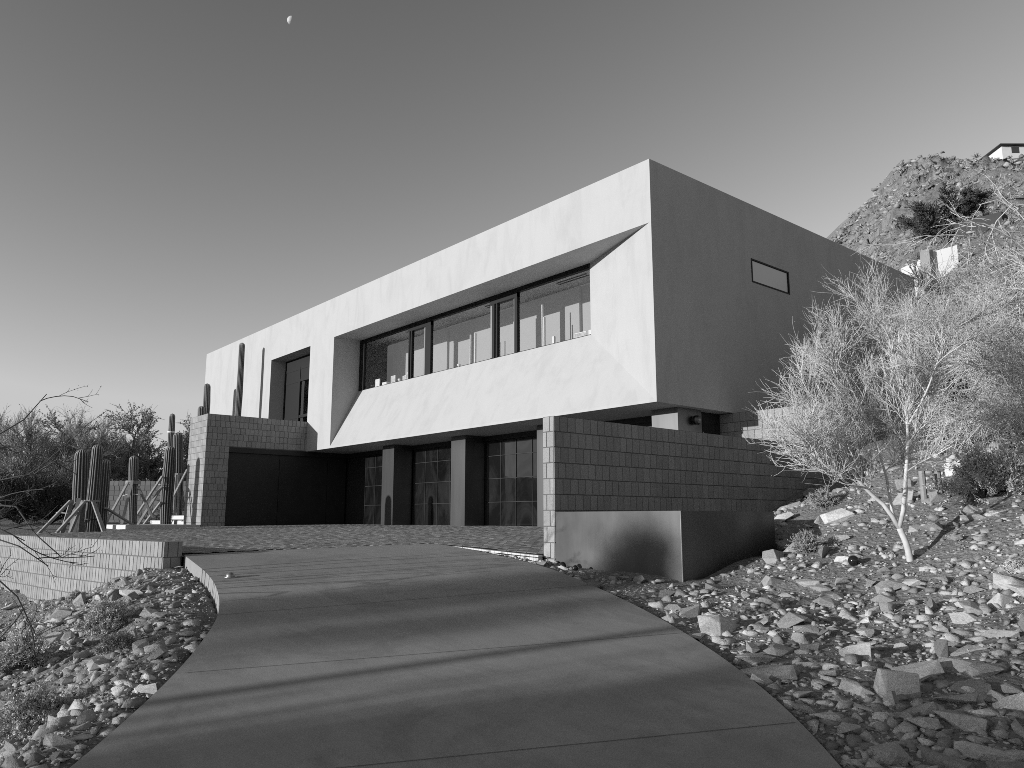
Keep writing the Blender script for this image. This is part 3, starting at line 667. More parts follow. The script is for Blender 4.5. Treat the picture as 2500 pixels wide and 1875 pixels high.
# ------------------------------------------------------------------ saguaros
def saguaro(name, label, base, top, r, group, nr=16, bulge=1.0, cat='cactus', seed=0):
    rd = random.Random(seed); base = Vector(base); top = Vector(top); Hh = (top-base).length; N = max(24, int(Hh/.05)); K = nr*6
    V = []; T = []; ax = (top-base).normalized(); a = ax.cross(Vector((.3,.9,.1))).normalized(); b = ax.cross(a)
    ph = rd.random()*6
    for i in range(N+1):
        t = i/N; h = t*Hh; dd = Hh-h
        rr = r*(.86+.14*min(1, t*2.2)) * (1 - .12*max(0, t-.55)/.45*bulge)
        if dd < r*1.15: q = 1-dd/(r*1.15); rr *= math.sqrt(max(1-q**2.3, 0))
        rr *= 1+.025*math.sin(h*3.1+ph)+.012*math.sin(h*9+ph*2)
        off = a*math.sin(h*.9+ph)*.02*min(1,h) + b*math.sin(h*.7+ph*1.7)*.02*min(1,h)
        for k in range(K):
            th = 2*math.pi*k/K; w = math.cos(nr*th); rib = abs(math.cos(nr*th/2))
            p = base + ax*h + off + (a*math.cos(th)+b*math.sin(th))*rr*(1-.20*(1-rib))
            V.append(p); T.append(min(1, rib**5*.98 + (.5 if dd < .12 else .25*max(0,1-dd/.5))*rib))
    i0 = np.arange(N)[:,None]*K; k0 = np.arange(K)[None,:]
    F = np.stack([i0+k0, i0+(k0+1)%K, i0+K+(k0+1)%K, i0+K+k0], -1).reshape(-1,4)
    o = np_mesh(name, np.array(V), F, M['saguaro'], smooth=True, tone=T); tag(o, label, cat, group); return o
GC = 'propped saguaros left of the brick wing'; GR = 'saguaros growing behind the top of the brick wing'
def rad(pxw, D): return pxw*D/FOC/2
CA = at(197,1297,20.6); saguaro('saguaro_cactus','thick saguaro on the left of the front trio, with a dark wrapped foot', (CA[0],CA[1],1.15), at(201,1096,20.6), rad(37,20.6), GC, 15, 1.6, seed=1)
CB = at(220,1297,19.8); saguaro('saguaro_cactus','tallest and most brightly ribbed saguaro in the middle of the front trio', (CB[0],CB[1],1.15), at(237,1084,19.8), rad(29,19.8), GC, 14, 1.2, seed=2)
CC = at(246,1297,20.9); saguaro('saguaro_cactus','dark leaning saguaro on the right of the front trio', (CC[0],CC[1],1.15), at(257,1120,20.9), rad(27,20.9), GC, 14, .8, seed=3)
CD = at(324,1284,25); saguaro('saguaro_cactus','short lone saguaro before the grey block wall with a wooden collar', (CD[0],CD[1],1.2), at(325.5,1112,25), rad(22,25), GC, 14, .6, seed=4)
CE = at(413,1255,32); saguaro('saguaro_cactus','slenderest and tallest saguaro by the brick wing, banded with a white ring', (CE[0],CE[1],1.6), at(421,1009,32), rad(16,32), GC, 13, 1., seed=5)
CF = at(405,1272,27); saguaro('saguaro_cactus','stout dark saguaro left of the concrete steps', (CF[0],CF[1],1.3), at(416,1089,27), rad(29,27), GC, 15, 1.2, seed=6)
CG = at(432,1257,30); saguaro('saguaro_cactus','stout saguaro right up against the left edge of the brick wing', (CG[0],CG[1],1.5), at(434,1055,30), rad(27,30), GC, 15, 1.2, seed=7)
saguaro('saguaro_cactus','tall saguaro in front of the white facade above the brick wing', (-29.21,11.22,4.2), (-29.27,11.2,8.29), .118, GR, 15, .6, seed=8)
q = at(502,1040,31.5); w_ = at(505.5,936,31.5); saguaro('saguaro_cactus','medium saguaro standing over the top left corner of the brick wing', q, w_, rad(17,31.5), GR, 14, .7, seed=9)
q = at(491,1040,31); w_ = at(492,991,31); saguaro('saguaro_cactus','short round-headed saguaro peeping over the brick wing corner', q, w_, rad(19,31), GR, 14, .5, seed=10)
saguaro('saguaro_cactus', 'saguaro standing outside the left edge of the court before the wing', (-27.25,1.65,.4), (-27.2,1.7,4.45), .2, GC, 14, .8, seed=15)
# white ring on the slender saguaro
b = MB(); p = Vector(at(418,1055,32)); b.tube([p-Vector((0,0,.03)), p+Vector((0,0,.03))], rad(17.5,32), 20, cap=False); tag(b.build('plastic_ring', M['strap']), 'white ring round the stem of the slenderest saguaro', 'ring')
# wooden braces
def brace(label, D, boards, collar=None, strap=None, w=.07):
    o = at(boards[0][0], boards[0][1], D); e = empty('cactus_brace', (o[0],o[1],1.2), label, 'brace', 'wooden braces propping the saguaros')
    for x0,y0,x1,y1,dd in boards:
        m = MB(); a = at(x0,y0,D-.25); c = at(x1,y1,D+dd); m.obox(a, (c[0],c[1],c[2]-.1), w, w*.6); m.build('prop', M['wood'], e)
    if collar:
        x0,y0,x1,y1,rr = collar; m = MB(); p = Vector(at((x0+x1)/2,(y0+y1)/2,D)); h = (y1-y0)*D/FOC/2; m.tube([p-Vector((0,0,h)),p+Vector((0,0,h))], rr, 10, cap=False); m.build('collar', M['wood'], e)
    if strap:
        for x0,y0,x1,y1 in strap:
            m = MB(); m.obox(at(x0,y0,D-.3), at(x1,y1,D-.3), .012, .02); m.build('strap', M['strap'], e)
brace('pair of boards splayed to the left of the front trio of saguaros', 20.5, [(172,1223,88,1300,-.8),(192,1217,181,1300,-.5),(176,1222,150,1300,.5)], None, [(137,1251,165,1253)], .1)
brace('boards strapped to the brightly ribbed saguaro with a dark band below', 19.8, [(207,1224,131,1300,-.8),(228,1225,259,1300,-.9),(203,1222,168,1300,-.2)], (205,1221,241,1226,.2), [(176,1258,186,1250)], .085)
brace('single board running from the dark leaning saguaro to the lone one', 21, [(258,1240,335,1279,3.0)], None, None, .07)
brace('long splayed boards nailed to the collar of the short lone saguaro', 25, [(313,1177,258,1270,-1.),(323,1174,295,1283,-1.2),(337,1188,375,1258,1.)], (313,1174,335,1182,.21), [(292,1213,313,1206),(322,1206,336,1207)], .075)
brace('three crossing boards leaning on the stout dark saguaro', 27, [(396,1163,333,1252,-1.),(395,1188,331,1284,-1.5),(393,1226,344,1284,.3)], None, [(380,1184,392,1183)], .085)
brace('upright boards and collar on the saguaro against the brick wing', 29.9, [(457,1146,423,1207,-.8),(431,1159,425,1256,-.3),(437,1160,434,1258,-.2)], (427,1156,444,1166,.24), None, .075)
m = MB(); p = Vector(at(226,1268,19.8)); m.tube([p-Vector((0,0,.01)),p+Vector((0,0,.015))], rad(42,19.8), 20, cap=False); tag(m.build('strap_band', M['frame']), 'thin black band round the foot of the brightly ribbed saguaro', 'strap')
m = MB(); p = Vector(CA); m.tube([(p.x,p.y,1.2),(p.x,p.y,2.02)], [.27,.235], 18); tag(m.build('burlap_wrap', M['bark']), 'dark cloth wrapped round the foot of the thick left saguaro', 'wrap')
# agaves
def agave(base, r, n, label, group, mat='leaf_pale', seed=0, up=.8):
    rd = random.Random(seed); mb = MB(); base = Vector(base)
    for k in range(n):
        az = rd.random()*6.283; L = r*rd.uniform(.7,1.2); ri = rd.uniform(.4,1.2)*up; w = r*.09; pts = []
        d = Vector((math.cos(az),math.sin(az),0)); s_ = Vector((-d.y,d.x,0))
        for i in range(5):
            t = i/4; p = base + d*L*t + Vector((0,0,L*(ri*t-.55*ri*t*t*1.4))); pts.append((p, w*(1-t)*(.6+1.6*t if t < .25 else 1)))
        for i in range(4):
            (p,a),(q_,b_) = pts[i], pts[i+1]; mb.face([p-s_*a, q_-s_*b_, q_-Vector((0,0,b_*.3)), p-Vector((0,0,a*.3))]); mb.face([p-Vector((0,0,a*.3)), q_-Vector((0,0,b_*.3)), q_+s_*b_, p+s_*a])
    tag(mb.build('agave', M[mat]), label, 'plant', group)
GA = 'spiky plants along the top of the brick wing'
for i, (x, y, r, lab) in enumerate(((603,1020,.42,'spiky pale plant on the brick wing beside the tall saguaro shadow'),(664,1024,.45,'arching pale plant on the brick wing below the small window recess'),(708,1027,.42,'upright spiky plant on the brick wing near its right end'),(727,1027,.32,'curling pale plant at the right end of the brick wing'))):
    p = at(x, y, 27.2+i*.3); agave((p[0],p[1],4.84), r, 9, lab, GA, seed=i)
GB = 'spiky plants on top of the far grey wall'
for i, (x, lab) in enumerate(((277,'low spiky plant on the far wall right of the front saguaros'),(297,'spiky plant on the far wall left of the lone saguaro'),(345,'spiky plant on the far wall right of the lone saguaro'),(360,'second spiky plant right of the lone saguaro on the far wall'))):
    p = at(x, 1174, 33.3); agave((p[0],p[1],3.12), .3, 7, lab, GB, seed=20+i, up=1.3)

# ------------------------------------------------------------------ plants made of many strands
def strands(P, Rd, sides=3):
    """P (N,K,3) polylines, Rd (N,K) radii -> V, F"""
    P = np.asarray(P, float); N, K, _ = P.shape
    d = np.gradient(P, axis=1); d /= np.linalg.norm(d, axis=2, keepdims=True)+1e-9
    ref = np.where(np.abs(d[:,:,2:3]) > .9, np.array([1.,0,0]), np.array([0,0,1.])); a = np.cross(d, ref); a /= np.linalg.norm(a, axis=2, keepdims=True)+1e-9; b = np.cross(d, a)
    th = np.arange(sides)*2*np.pi/sides
    V = P[:,:,None,:] + (a[:,:,None,:]*np.cos(th)[None,None,:,None] + b[:,:,None,:]*np.sin(th)[None,None,:,None])*Rd[:,:,None,None]
    i = np.arange(N)[:,None,None]*K*sides; k = np.arange(K-1)[None,:,None]*sides; s = np.arange(sides)[None,None,:]; s2 = (s+1)%sides
    F = np.stack([i+k+s, i+k+s2, i+k+sides+s2, i+k+sides+s], -1).reshape(-1,4)
    return V.reshape(-1,3), F
def join(parts):
    V = []; F = []; o = 0
    for v, f in parts: V.append(v); F.append(f+o); o += len(v)
    return np.concatenate(V), np.concatenate(F)
def unit(v): return v/(np.linalg.norm(v, axis=-1, keepdims=True)+1e-9)
def sprout(P, Rd, n, length, spread, up, r0, r1, K=5, tmin=.25, droop=0, rng=RNG, curl=.42, tmax=1.):
    """n child strands per parent strand"""
    N, Kp, _ = P.shape; idx = np.repeat(np.arange(N), n); t = rng.uniform(tmin, tmax, len(idx))*(Kp-1); k = np.minimum(t.astype(int), Kp-2); fr = (t-k)[:,None]
    o = P[idx,k]*(1-fr)+P[idx,k+1]*fr; d = unit(P[idx,k+1]-P[idx,k])
    rnd = unit(rng.normal(size=d.shape)); d2 = unit(d + rnd*spread + np.array([0,0,up])); L = length*rng.uniform(.55,1.25,len(idx))
    bend = rng.normal(size=d.shape)*curl + np.array([0,0,up*.5]); out = np.zeros((len(idx),K,3)); p = o.copy(); dd = d2
    for i in range(K):
        out[:,i] = p; dd = unit(dd + (bend + np.array([0,0,-droop*i/K]))/K + rng.normal(size=d.shape)*.10); p = p + dd*(L/(K-1))[:,None]
    rr = np.linspace(r0, r1, K)[None,:]*np.ones((len(idx),1)); return out, rr
def leaves(P, n, size, rng=RNG, jitter=.04, aspect=.45):
    N, K, _ = P.shape; c = P.reshape(-1,3); c = c[rng.integers(0, len(c), n)] + rng.normal(size=(n,3))*jitter
    a = unit(rng.normal(size=(n,3))); b = unit(np.cross(a, rng.normal(size=(n,3)))); s = size*rng.uniform(.5,1.4,n)[:,None]
    V = np.stack([c-a*s, c+b*s*aspect, c+a*s, c-b*s*aspect], 1).reshape(-1,3); F = np.arange(n*4).reshape(n,4); return V, F
def poly(pts, K=7):
    P = np.array(pts, float); s = np.r_[0, np.cumsum(np.linalg.norm(np.diff(P, axis=0), axis=1))]; u = np.linspace(0, s[-1], K)
    return np.stack([np.interp(u, s, P[:,i]) for i in range(3)], -1)
def limb_mesh(mb, pts, r0, r1, n=9):
    Q = resample3(pts, 12); m = len(Q); mb.tube([tuple(q) for q in Q], [r0+(r1-r0)*(i/(m-1)) for i in range(m)], n)
def resample3(P, n):
    P = np.array(P, float); Q = []
    for i in range(len(P)-1):
        p0 = P[max(i-1,0)]; p1 = P[i]; p2 = P[i+1]; p3 = P[min(i+2,len(P)-1)]
        for k in range(8):
            t = k/8; Q.append(.5*((2*p1)+(-p0+p2)*t+(2*p0-5*p1+4*p2-p3)*t*t+(-p0+3*p1-3*p2+p3)*t**3))
    Q.append(P[-1]); Q = np.array(Q); s = np.r_[0, np.cumsum(np.linalg.norm(np.diff(Q, axis=0), axis=1))]; u = np.linspace(0, s[-1], n)
    return np.stack([np.interp(u, s, Q[:,i]) for i in range(3)], -1)

# --- the palo verde in the rocks on the right
def palo_verde(label, limbs, base, bark, twig, n1, n2, n3, l1, l2, l3, up, r3, leafn=0, leafs=.01, spread=.75, droop=0, seed=1, group='desert trees around the house', rt=(.012,.005), spread3=.55, tmin1=.3, skip=0):
    rng = np.random.default_rng(seed); e = empty('palo_verde_tree', base, label, 'tree', group)
    tr = MB()
    for pts, r0, r1 in limbs: limb_mesh(tr, pts, r0, r1)
    tr.build('trunk', bark, e, smooth=True)
    L = np.stack([resample3(p, 9) for p, _, _ in limbs[skip:]]); LR = np.ones(L.shape[:2])
    p1, r_1 = sprout(L, LR, n1, l1, spread, up, rt[0], rt[1], 7, tmin1, droop, rng)
    p2, r_2 = sprout(p1, r_1, n2, l2, spread*.75, up, rt[1], rt[1]*.6, 5, .15, droop, rng)
    p3, r_3 = sprout(p2, r_2, n3, l3, spread3, up, r3, r3*.5, 4, .1, droop, rng)
    parts = [strands(p1, r_1, 5), strands(p2, r_2, 3), strands(p3, r_3, 3)]
    if leafn: parts.append(leaves(p3, leafn, leafs, rng, .015))
    V, F = join(parts); np_mesh('crown', V, F, twig, e)
    return e
B, bs = ground_at(2224, 1372)
TD = bs[1]; TK = TD/9*.92
def T(px, py, dd=0): return at(px, py, TD+dd)
base = (B[0],B[1],B[2]-.08)
print('tree base', B, bs)
fork = T(2196,1290)
limbs = [([base, T(2215,1335), fork],.042*TK,.036*TK),
 ([fork, T(2160,1235), T(2110,1190), T(2060,1120,-.1), T(2020,1060,-.2), T(1985,990,-.3)],.030*TK,.006),
 ([fork, T(2175,1240,.1), T(2168,1180,.15), T(2130,1060,.2), T(2080,950,.1), T(2030,860,.0)],.02*TK,.005),
 ([fork, T(2206,1240,-.1), T(2212,1150,-.15), T(2216,1040,-.1), T(2195,920,0), T(2175,800,.05)],.028*TK,.005),
 ([T(2204,1270), T(2214,1200,.2), T(2200,1100,.3), T(2185,980,.4), T(2140,830,.4), T(2120,760,.4)],.018*TK,.005),
 ([T(2110,1190), T(2070,1180,-.2), T(2020,1140,-.4), T(1975,1100,-.4), T(1945,1060,-.4)],.014*TK,.005),
 ([T(2216,1040,-.1), T(2260,960,-.2), T(2290,880,-.3), T(2310,820,-.3)],.014*TK,.005),
 ([T(2110,1190), T(2090,1130,.4), T(2040,1030,.5), T(1990,930,.5)],.013*TK,.005),
 ([T(2212,1150), T(2225,1050,.3), T(2240,950,.4), T(2235,850,.5)],.013*TK,.005)]
palo_verde('bright multi-stemmed palo verde growing from the rocks right of the steel planter', limbs, base, M['pv_bark'], M['pv_twig'], 14, 9, 7, .50*TK, .38*TK, .26*TK, .30, .0027*TK, 6000, .0065*TK, seed=5, rt=(.0058,.0038), tmin1=.26, skip=1, spread3=.95, spread=.95)
# --- the big weeping one at the right edge
B2 = (xy(8.9,10.6)[0], xy(8.9,10.6)[1], zt(8.9,10.6)-.1)
def U(px, py, D): return at(px, py, D)
fk = (B2[0]-.15,B2[1],B2[2]+.8)
limbs = [([B2, fk],.10,.085),
 ([fk, U(2600,1000,10.4), U(2520,880,10.2), U(2420,800,10.1), U(2330,780,10.0), U(2260,820,9.9)],.05,.006),
 ([fk, U(2600,940,10.8), U(2520,800,10.9), U(2440,740,10.8), U(2350,730,10.6), U(2290,780,10.5)],.045,.006),
 ([fk, U(2560,1020,9.8), U(2450,920,9.5), U(2370,880,9.4), U(2300,920,9.3), U(2260,1000,9.3)],.045,.006),
 ([fk, U(2570,1000,11.5), U(2480,880,12), U(2390,840,12.2), U(2310,860,12.2), U(2270,930,12.2)],.045,.006),
 ([fk, U(2660,900,10.5), U(2640,800,10.3), U(2580,720,10.1), U(2500,700,10)],.045,.006),
 ([fk, U(2560,1060,10.3), U(2480,990,10.2), U(2410,980,10.2), U(2350,1030,10.2), U(2330,1100,10.2)],.035,.006)]
palo_verde('large weeping palo verde filling the right edge of the picture', limbs, B2, M['pv_bark'], M['pv_twig'], 22, 11, 8, .75, .45, .26, .02, .0030, 30000, .009, droop=.55, skip=1, seed=8, spread=1.25, spread3=1.5, rt=(.008,.005), tmin1=.25)
B3 = (xy(9.6,11.6)[0], xy(9.6,11.6)[1], zt(9.6,11.6)-.1); f3 = U(2640,900,11)
limbs = [([B3, f3],.07,.05), ([f3, U(2560,680,10.8), U(2480,590,10.6), U(2400,545,10.5), U(2310,548,10.4)],.028,.004), ([f3, U(2580,720,10.5), U(2480,630,10.3), U(2380,580,10.2), U(2280,575,10.1), U(2225,600,10)],.026,.004),
 ([f3, U(2600,700,11.2), U(2520,560,11.2), U(2450,490,11.2), U(2390,500,11.2)],.024,.004), ([f3, U(2600,640,11), U(2560,540,10.9), U(2490,490,10.8), U(2420,560,10.8), U(2400,650,10.8)],.022,.004)]
palo_verde('sparse arching branches crossing the hillside above the weeping palo verde', limbs, B3, M['pv_bark'], M['pv_twig'], 7, 3, 2, .55, .3, .18, -.05, .003, 600, .008, droop=.6, skip=1, seed=9, spread=.7, spread3=.7, rt=(.006,.004), tmin1=.35)
# third, behind on the slope
def slope_tree(px, py, D, hgt, wid, label, seed, twig, n=(9,8,6), up=.25, leafn=3000, leafs=.02, r3=.006, name_mat='bark', rt=(.02,.01), nl=6):
    S = (at(px,py,D)); s_, d_ = sd(S[0],S[1]); z = zt(s_, d_); base = (S[0],S[1],z-.1); rd = random.Random(seed); limbs = []
    for k in range(nl):
        az = 6.283*k/nl+rd.uniform(-.4,.4); rr = wid*rd.uniform(.35,.6); h = hgt*rd.uniform(.6,.85)
        limbs.append(([base, (base[0]+math.cos(az)*rr*.25, base[1]+math.sin(az)*rr*.25, z+h*.35), (base[0]+math.cos(az)*rr*.7, base[1]+math.sin(az)*rr*.7, z+h*.7), (base[0]+math.cos(az)*rr, base[1]+math.sin(az)*rr, z+h)], .012*hgt, .004*hgt))
    k = hgt/3.5
    return palo_verde(label, limbs, base, M[name_mat], twig, n[0], n[1], n[2], .8*k, .5*k, .32*k, up, r3, leafn, leafs, seed=seed, rt=rt)
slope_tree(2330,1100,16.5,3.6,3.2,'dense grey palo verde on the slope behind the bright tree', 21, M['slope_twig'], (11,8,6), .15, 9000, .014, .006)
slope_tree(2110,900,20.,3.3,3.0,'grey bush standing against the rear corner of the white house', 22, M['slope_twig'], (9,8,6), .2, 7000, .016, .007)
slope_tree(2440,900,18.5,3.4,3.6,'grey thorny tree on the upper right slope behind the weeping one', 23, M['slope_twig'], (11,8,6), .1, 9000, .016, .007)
# left background trees
def low_base(px, D): p = at(px, 1266, D); s_, d_ = sd(p[0],p[1]); return p, zt(s_, d_)
slope_tree(85,1266,35,4.9,5.6,'feathery palo verde at the left edge behind the saguaros', 31, M['far_twig'], (13,10,7), .36, 6000, .035, .008)
slope_tree(-10,1266,37,4.9,5.8,'palo verde partly cut off by the left picture edge', 32, M['far_twig'], (13,10,7), .3, 6000, .035, .008)
slope_tree(200,1266,38,4.2,4.6,'thin grey tree between the feathery palo verde and the leafy mesquite', 33, M['far_twig'], (12,9,7), .25, 8000, .035, .009)
slope_tree(275,1266,40,5.2,5.4,'leafy mesquite with curled bright leaves behind the grey block wall', 34, M['leaf_mid'], (12,9,6), .08, 20000, .06, .011)
slope_tree(395,1266,42,3.9,5.4,'round dark mesquite behind the stout saguaros', 35, M['leaf_mid'], (13,10,7), .05, 26000, .055, .010)
slope_tree(335,1266,44,4.3,5.2,'dark bushy mesquite behind the lone saguaro', 36, M['leaf_mid'], (13,10,7), .05, 26000, .055, .010)
# dark low bushes left of the trio
def bush(name, label, p, r, h, mat, n=1, dens=(60,9,5), leafn=2500, leafs=.012, seed=0, cat='shrub', group=None, r3=.003, up=.35, stem=.006):
    rng = np.random.default_rng(seed); N = dens[0]; az = rng.uniform(0,6.283,N); el = rng.uniform(.15,1.45,N)
    d = np.stack([np.cos(az)*np.cos(el), np.sin(az)*np.cos(el), np.sin(el)],-1); L = np.sqrt((np.cos(el)*r)**2+(np.sin(el)*h)**2)*rng.uniform(.6,1.,N); K = 5
    P = np.zeros((N,K,3)); 
    for i in range(K): P[:,i] = np.array(p)+d*(L*i/(K-1))[:,None]+np.array([0,0,.12*h])*math.sin(i/(K-1)*3.14)+rng.normal(size=(N,3))*.015*r*i
    Rd = np.ones((N,K))*np.linspace(stem,stem*.5,K); p2, r2 = sprout(P, Rd, dens[1], r*.32, .7, up, r3*1.2, r3*.8, 4, .3, 0, rng); p3, r3_ = sprout(p2, r2, dens[2], r*.16, .8, up, r3, r3*.6, 3, .2, 0, rng)
    e = empty(name, tuple(p), label, cat, group); V, F = strands(P, Rd, 4); np_mesh('stems', V, F, M['bark'], e)
    parts = [strands(p2, r2), strands(p3, r3_)]
    if leafn: parts.append(leaves(p3, leafn, leafs, rng, leafs*1.2, .5))
    V, F = join(parts); np_mesh('foliage', V, F, mat, e); return e
for i, (px, D, r, h, lab) in enumerate(((45,29,1.9,1.5,'dark low bush at the left edge behind the low wall'),(125,30,1.8,1.3,'dark low bush left of the front saguaros'),(-40,28.5,2.0,1.7,'dark bush half outside the left picture edge'),(40,39,2.2,2.4,'dark rounded bush behind the front saguaros'),(110,38,2.2,2.0,'dark dense bush under the feathery palo verde'))):
    p = at(px,1290,D); s_,d_ = sd(p[0],p[1]); bush('desert_bush', lab, (p[0],p[1],zt(s_,d_)), r, h, M['leaf_dark'], dens=(70,9,6), leafn=9000, leafs=.035, seed=50+i, group='dark bushes behind the low wall', r3=.007, stem=.015)
# shrubs on the rocky banks
SH = [(262,1545,58,.50,'leafy brittlebush on the left bank beside the driveway curve','leaf_pale',7000,.0085),(288,1590,38,.34,'darker twiggy shrub on the driveway side of the leafy brittlebush','leaf_mid',3000,.007),(48,1640,75,.5,'leafy shrub at the left edge of the left bank','leaf_pale',7000,.009),
      (75,1790,80,.5,'large low shrub near the bottom left corner','leaf_pale',8000,.0085),(185,1250+225,24,.22,'small weed among rocks under the low wall','leaf_pale',1200,.007),
      (1972,1350,40,.4,'feathery grey shrub at the back corner of the steel planter','far_twig',5000,.006),(2010,1240,34,.4,'small twiggy shrub by the pale boulders behind the planter','far_twig',3500,.007),
      (2405,1222,92,.9,'bright leafy bush on the upper right slope','leaf_pale',12000,.012),(2475,1190,70,1.0,'bright bush at the right edge beside the leafy one','leaf_pale',9000,.012),(2480,1395,26,.2,'tiny grey shrub at the right edge of the rocks','leaf_pale',1500,.006)]
for i, (px, py, rp, hh, lab, mt, ln, ls) in enumerate(SH):
    p, (s_, d_) = ground_at(px, py); r = rp*d_/FOC*1.05
    bush('desert_shrub', lab, (p[0],p[1],p[2]-.03), r, r*1.25, M[mt], dens=(70,8,5), leafn=ln, leafs=ls, seed=80+i, group='shrubs on the rocky banks', r3=.0024, stem=.004)
# bare dark branches reaching in from the left edge
rng = np.random.default_rng(77); bx = xy(-6.6,7.9); bb = (bx[0],bx[1],zt(-6.6,7.9)-.1)
def Q(px,py,D): return at(px,py,D)
limbs = [([bb, Q(-230,1200,8), Q(-80,1100,8.2), Q(40,1040,8.4), Q(114,962,8.5)],.03,.004),
 ([bb, Q(-240,1250,7.8), Q(-100,1120,7.9), Q(30,1090,8.0), Q(100,1110,8.0), Q(190,1160,8.1)],.03,.004),
 ([bb, Q(-200,1280,7.6), Q(-60,1190,7.6), Q(60,1160,7.6), Q(130,1150,7.6)],.025,.004),
 ([bb, Q(-220,1330,7.3), Q(-80,1240,7.3), Q(30,1230,7.3), Q(110,1340,7.2), Q(150,1360,7.2)],.025,.004),
 ([bb, Q(-200,1380,7.1), Q(-60,1310,7.0), Q(20,1320,7.0), Q(85,1360,7.0), Q(118,1382,7.0)],.02,.004),
 ([bb, Q(-220,1400,6.9), Q(-60,1390,6.8), Q(20,1420,6.8), Q(60,1500,6.8), Q(85,1545,6.8)],.02,.004),
 ([bb, Q(-240,1350,7.2), Q(-90,1270,7.1), Q(0,1290,7.1), Q(60,1320,7.1)],.02,.004)]
palo_verde('bare dark branches reaching in from the left edge over the low wall', limbs, bb, M['dark_twig'], M['dark_twig'], 4, 3, 2, .55, .28, .12, .12, .0028, 500, .009, seed=12, rt=(.0055,.0036), spread=.8, tmin1=.5)

# ------------------------------------------------------------------ rocks
def hull(seed, flat=.6, n=14):
    rd = random.Random(seed); bm = bmesh.new()
    for _ in range(n):
        p = Vector((rd.gauss(0,1),rd.gauss(0,1),rd.gauss(0,1))).normalized()
        m = max(abs(p.x),abs(p.y),abs(p.z)); p = p.lerp(p/m, .55)*rd.uniform(.82,1.0)
        bm.verts.new((p.x, p.y*rd.uniform(.8,1.), p.z*flat))
    r = bmesh.ops.convex_hull(bm, input=bm.verts)
    bmesh.ops.delete(bm, geom=[v for v in bm.verts if not v.link_faces], context='VERTS')
    bmesh.ops.dissolve_limit(bm, angle_limit=R(9), verts=bm.verts, edges=bm.edges)
    bmesh.ops.triangulate(bm, faces=bm.faces)
    return bm
TPL = []; BIG = []
for i in range(26):
    fl = [.38,.5,.62,.78][i%4]; bm = hull(i, fl, 10 if i%3 else 14); V = np.array([v.co[:] for v in bm.verts]); bm.verts.index_update(); Fa = np.array([[v.index for v in f.verts] for f in bm.faces]); TPL.append((V, Fa))
    me = bpy.data.meshes.new('rock')
    bmesh.ops.bevel(bm, geom=bm.edges[:], offset=.022, segments=1, affect='EDGES')
    bm.to_mesh(me); bm.free(); BIG.append(me)
def bank_points(n, rng, dmin, dmax, smax=.78):
    S = []; D = []
    while sum(map(len, S)) < n:
        d = dmin*(dmax/dmin)**rng.random(n*2); s = rng.uniform(-smax, smax, n*2)*d
        X, Y = xy(s, d); ok = ~inside(DRIVE, s, d) & ~inside(PAVE, s, d); ok &= (pdist(DRIVE, s, d) > .04)
        right = (s > -.5) & ((X > -7.15) | (Y < 6.7)) & ~((X < -5.2) & (Y > 6.75) & (Y < 8.85)); left = (s <= -.5) & ((Y < lowwall_y(X)-.2) | (X > -10.6)) & (d < 17)
        ok &= (right | left); S.append(s[ok]); D.append(d[ok])
    return np.concatenate(S)[:n], np.concatenate(D)[:n]
def pile(name, n, rng, dmin, dmax, smin, smax_, mat, sink=.25, pts=None, hillside=False):
    S, D = pts if pts is not None else bank_points(n, rng, dmin, dmax); n = len(S)
    size = smin*(smax_/smin)**(rng.random(n)**2.2)*(D if hillside else 1.); X, Y = xy(S, D); Z = terrain(S, D)
    ti = rng.integers(0, len(TPL), n); az = rng.uniform(0, 6.283, n); tx = rng.normal(0, .28, n); asp = rng.uniform(.6, 1.5, n); tone = rng.random(n); VV = []; FF = []; TT = []; off = 0
    for k in range(len(TPL)):
        w = np.where(ti == k)[0]
        if not len(w): continue
        V, Fa = TPL[k]; m = len(w); P = V[None]*size[w][:,None,None]; P = P*np.stack([asp[w], 1/asp[w]**.5, np.ones(m)], -1)[:,None,:]
        c, s = np.cos(tx[w])[:,None], np.sin(tx[w])[:,None]; x, y, z = P[...,0], P[...,1], P[...,2]; y, z = y*c-z*s, y*s+z*c
        c, s = np.cos(az[w])[:,None], np.sin(az[w])[:,None]; x, y = x*c-y*s, x*s+y*c
        zz_ = z + Z[w][:,None] + size[w][:,None]*(.5-sink)*.6; P = np.stack([x+X[w][:,None], y+Y[w][:,None], zz_], -1)
        VV.append(P.reshape(-1,3)); FF.append((Fa[None]+(np.arange(m)*len(V))[:,None,None]+off).reshape(-1,3)); TT.append(np.repeat(tone[w], len(V))); off += m*len(V)
    o = np_mesh(name, np.concatenate(VV), np.concatenate(FF), mat, tone=np.concatenate(TT)); tag(o, kind='stuff'); return o
rng = np.random.default_rng(5)
g1 = pile('gravel', 0, rng, 3.2, 15, .006, .022, M['rubble'], pts=bank_points(44000, rng, 3.0, 15, 1.2)); tag(g1, 'loose gravel and stone chips covering both rocky banks', 'gravel')
g2 = pile('rubble', 0, rng, 3.4, 17, .022, .082, M['rubble'], sink=.42, pts=bank_points(13000, rng, 3.2, 17, 1.2)); tag(g2, 'small broken stones strewn over both rocky banks', 'stones')
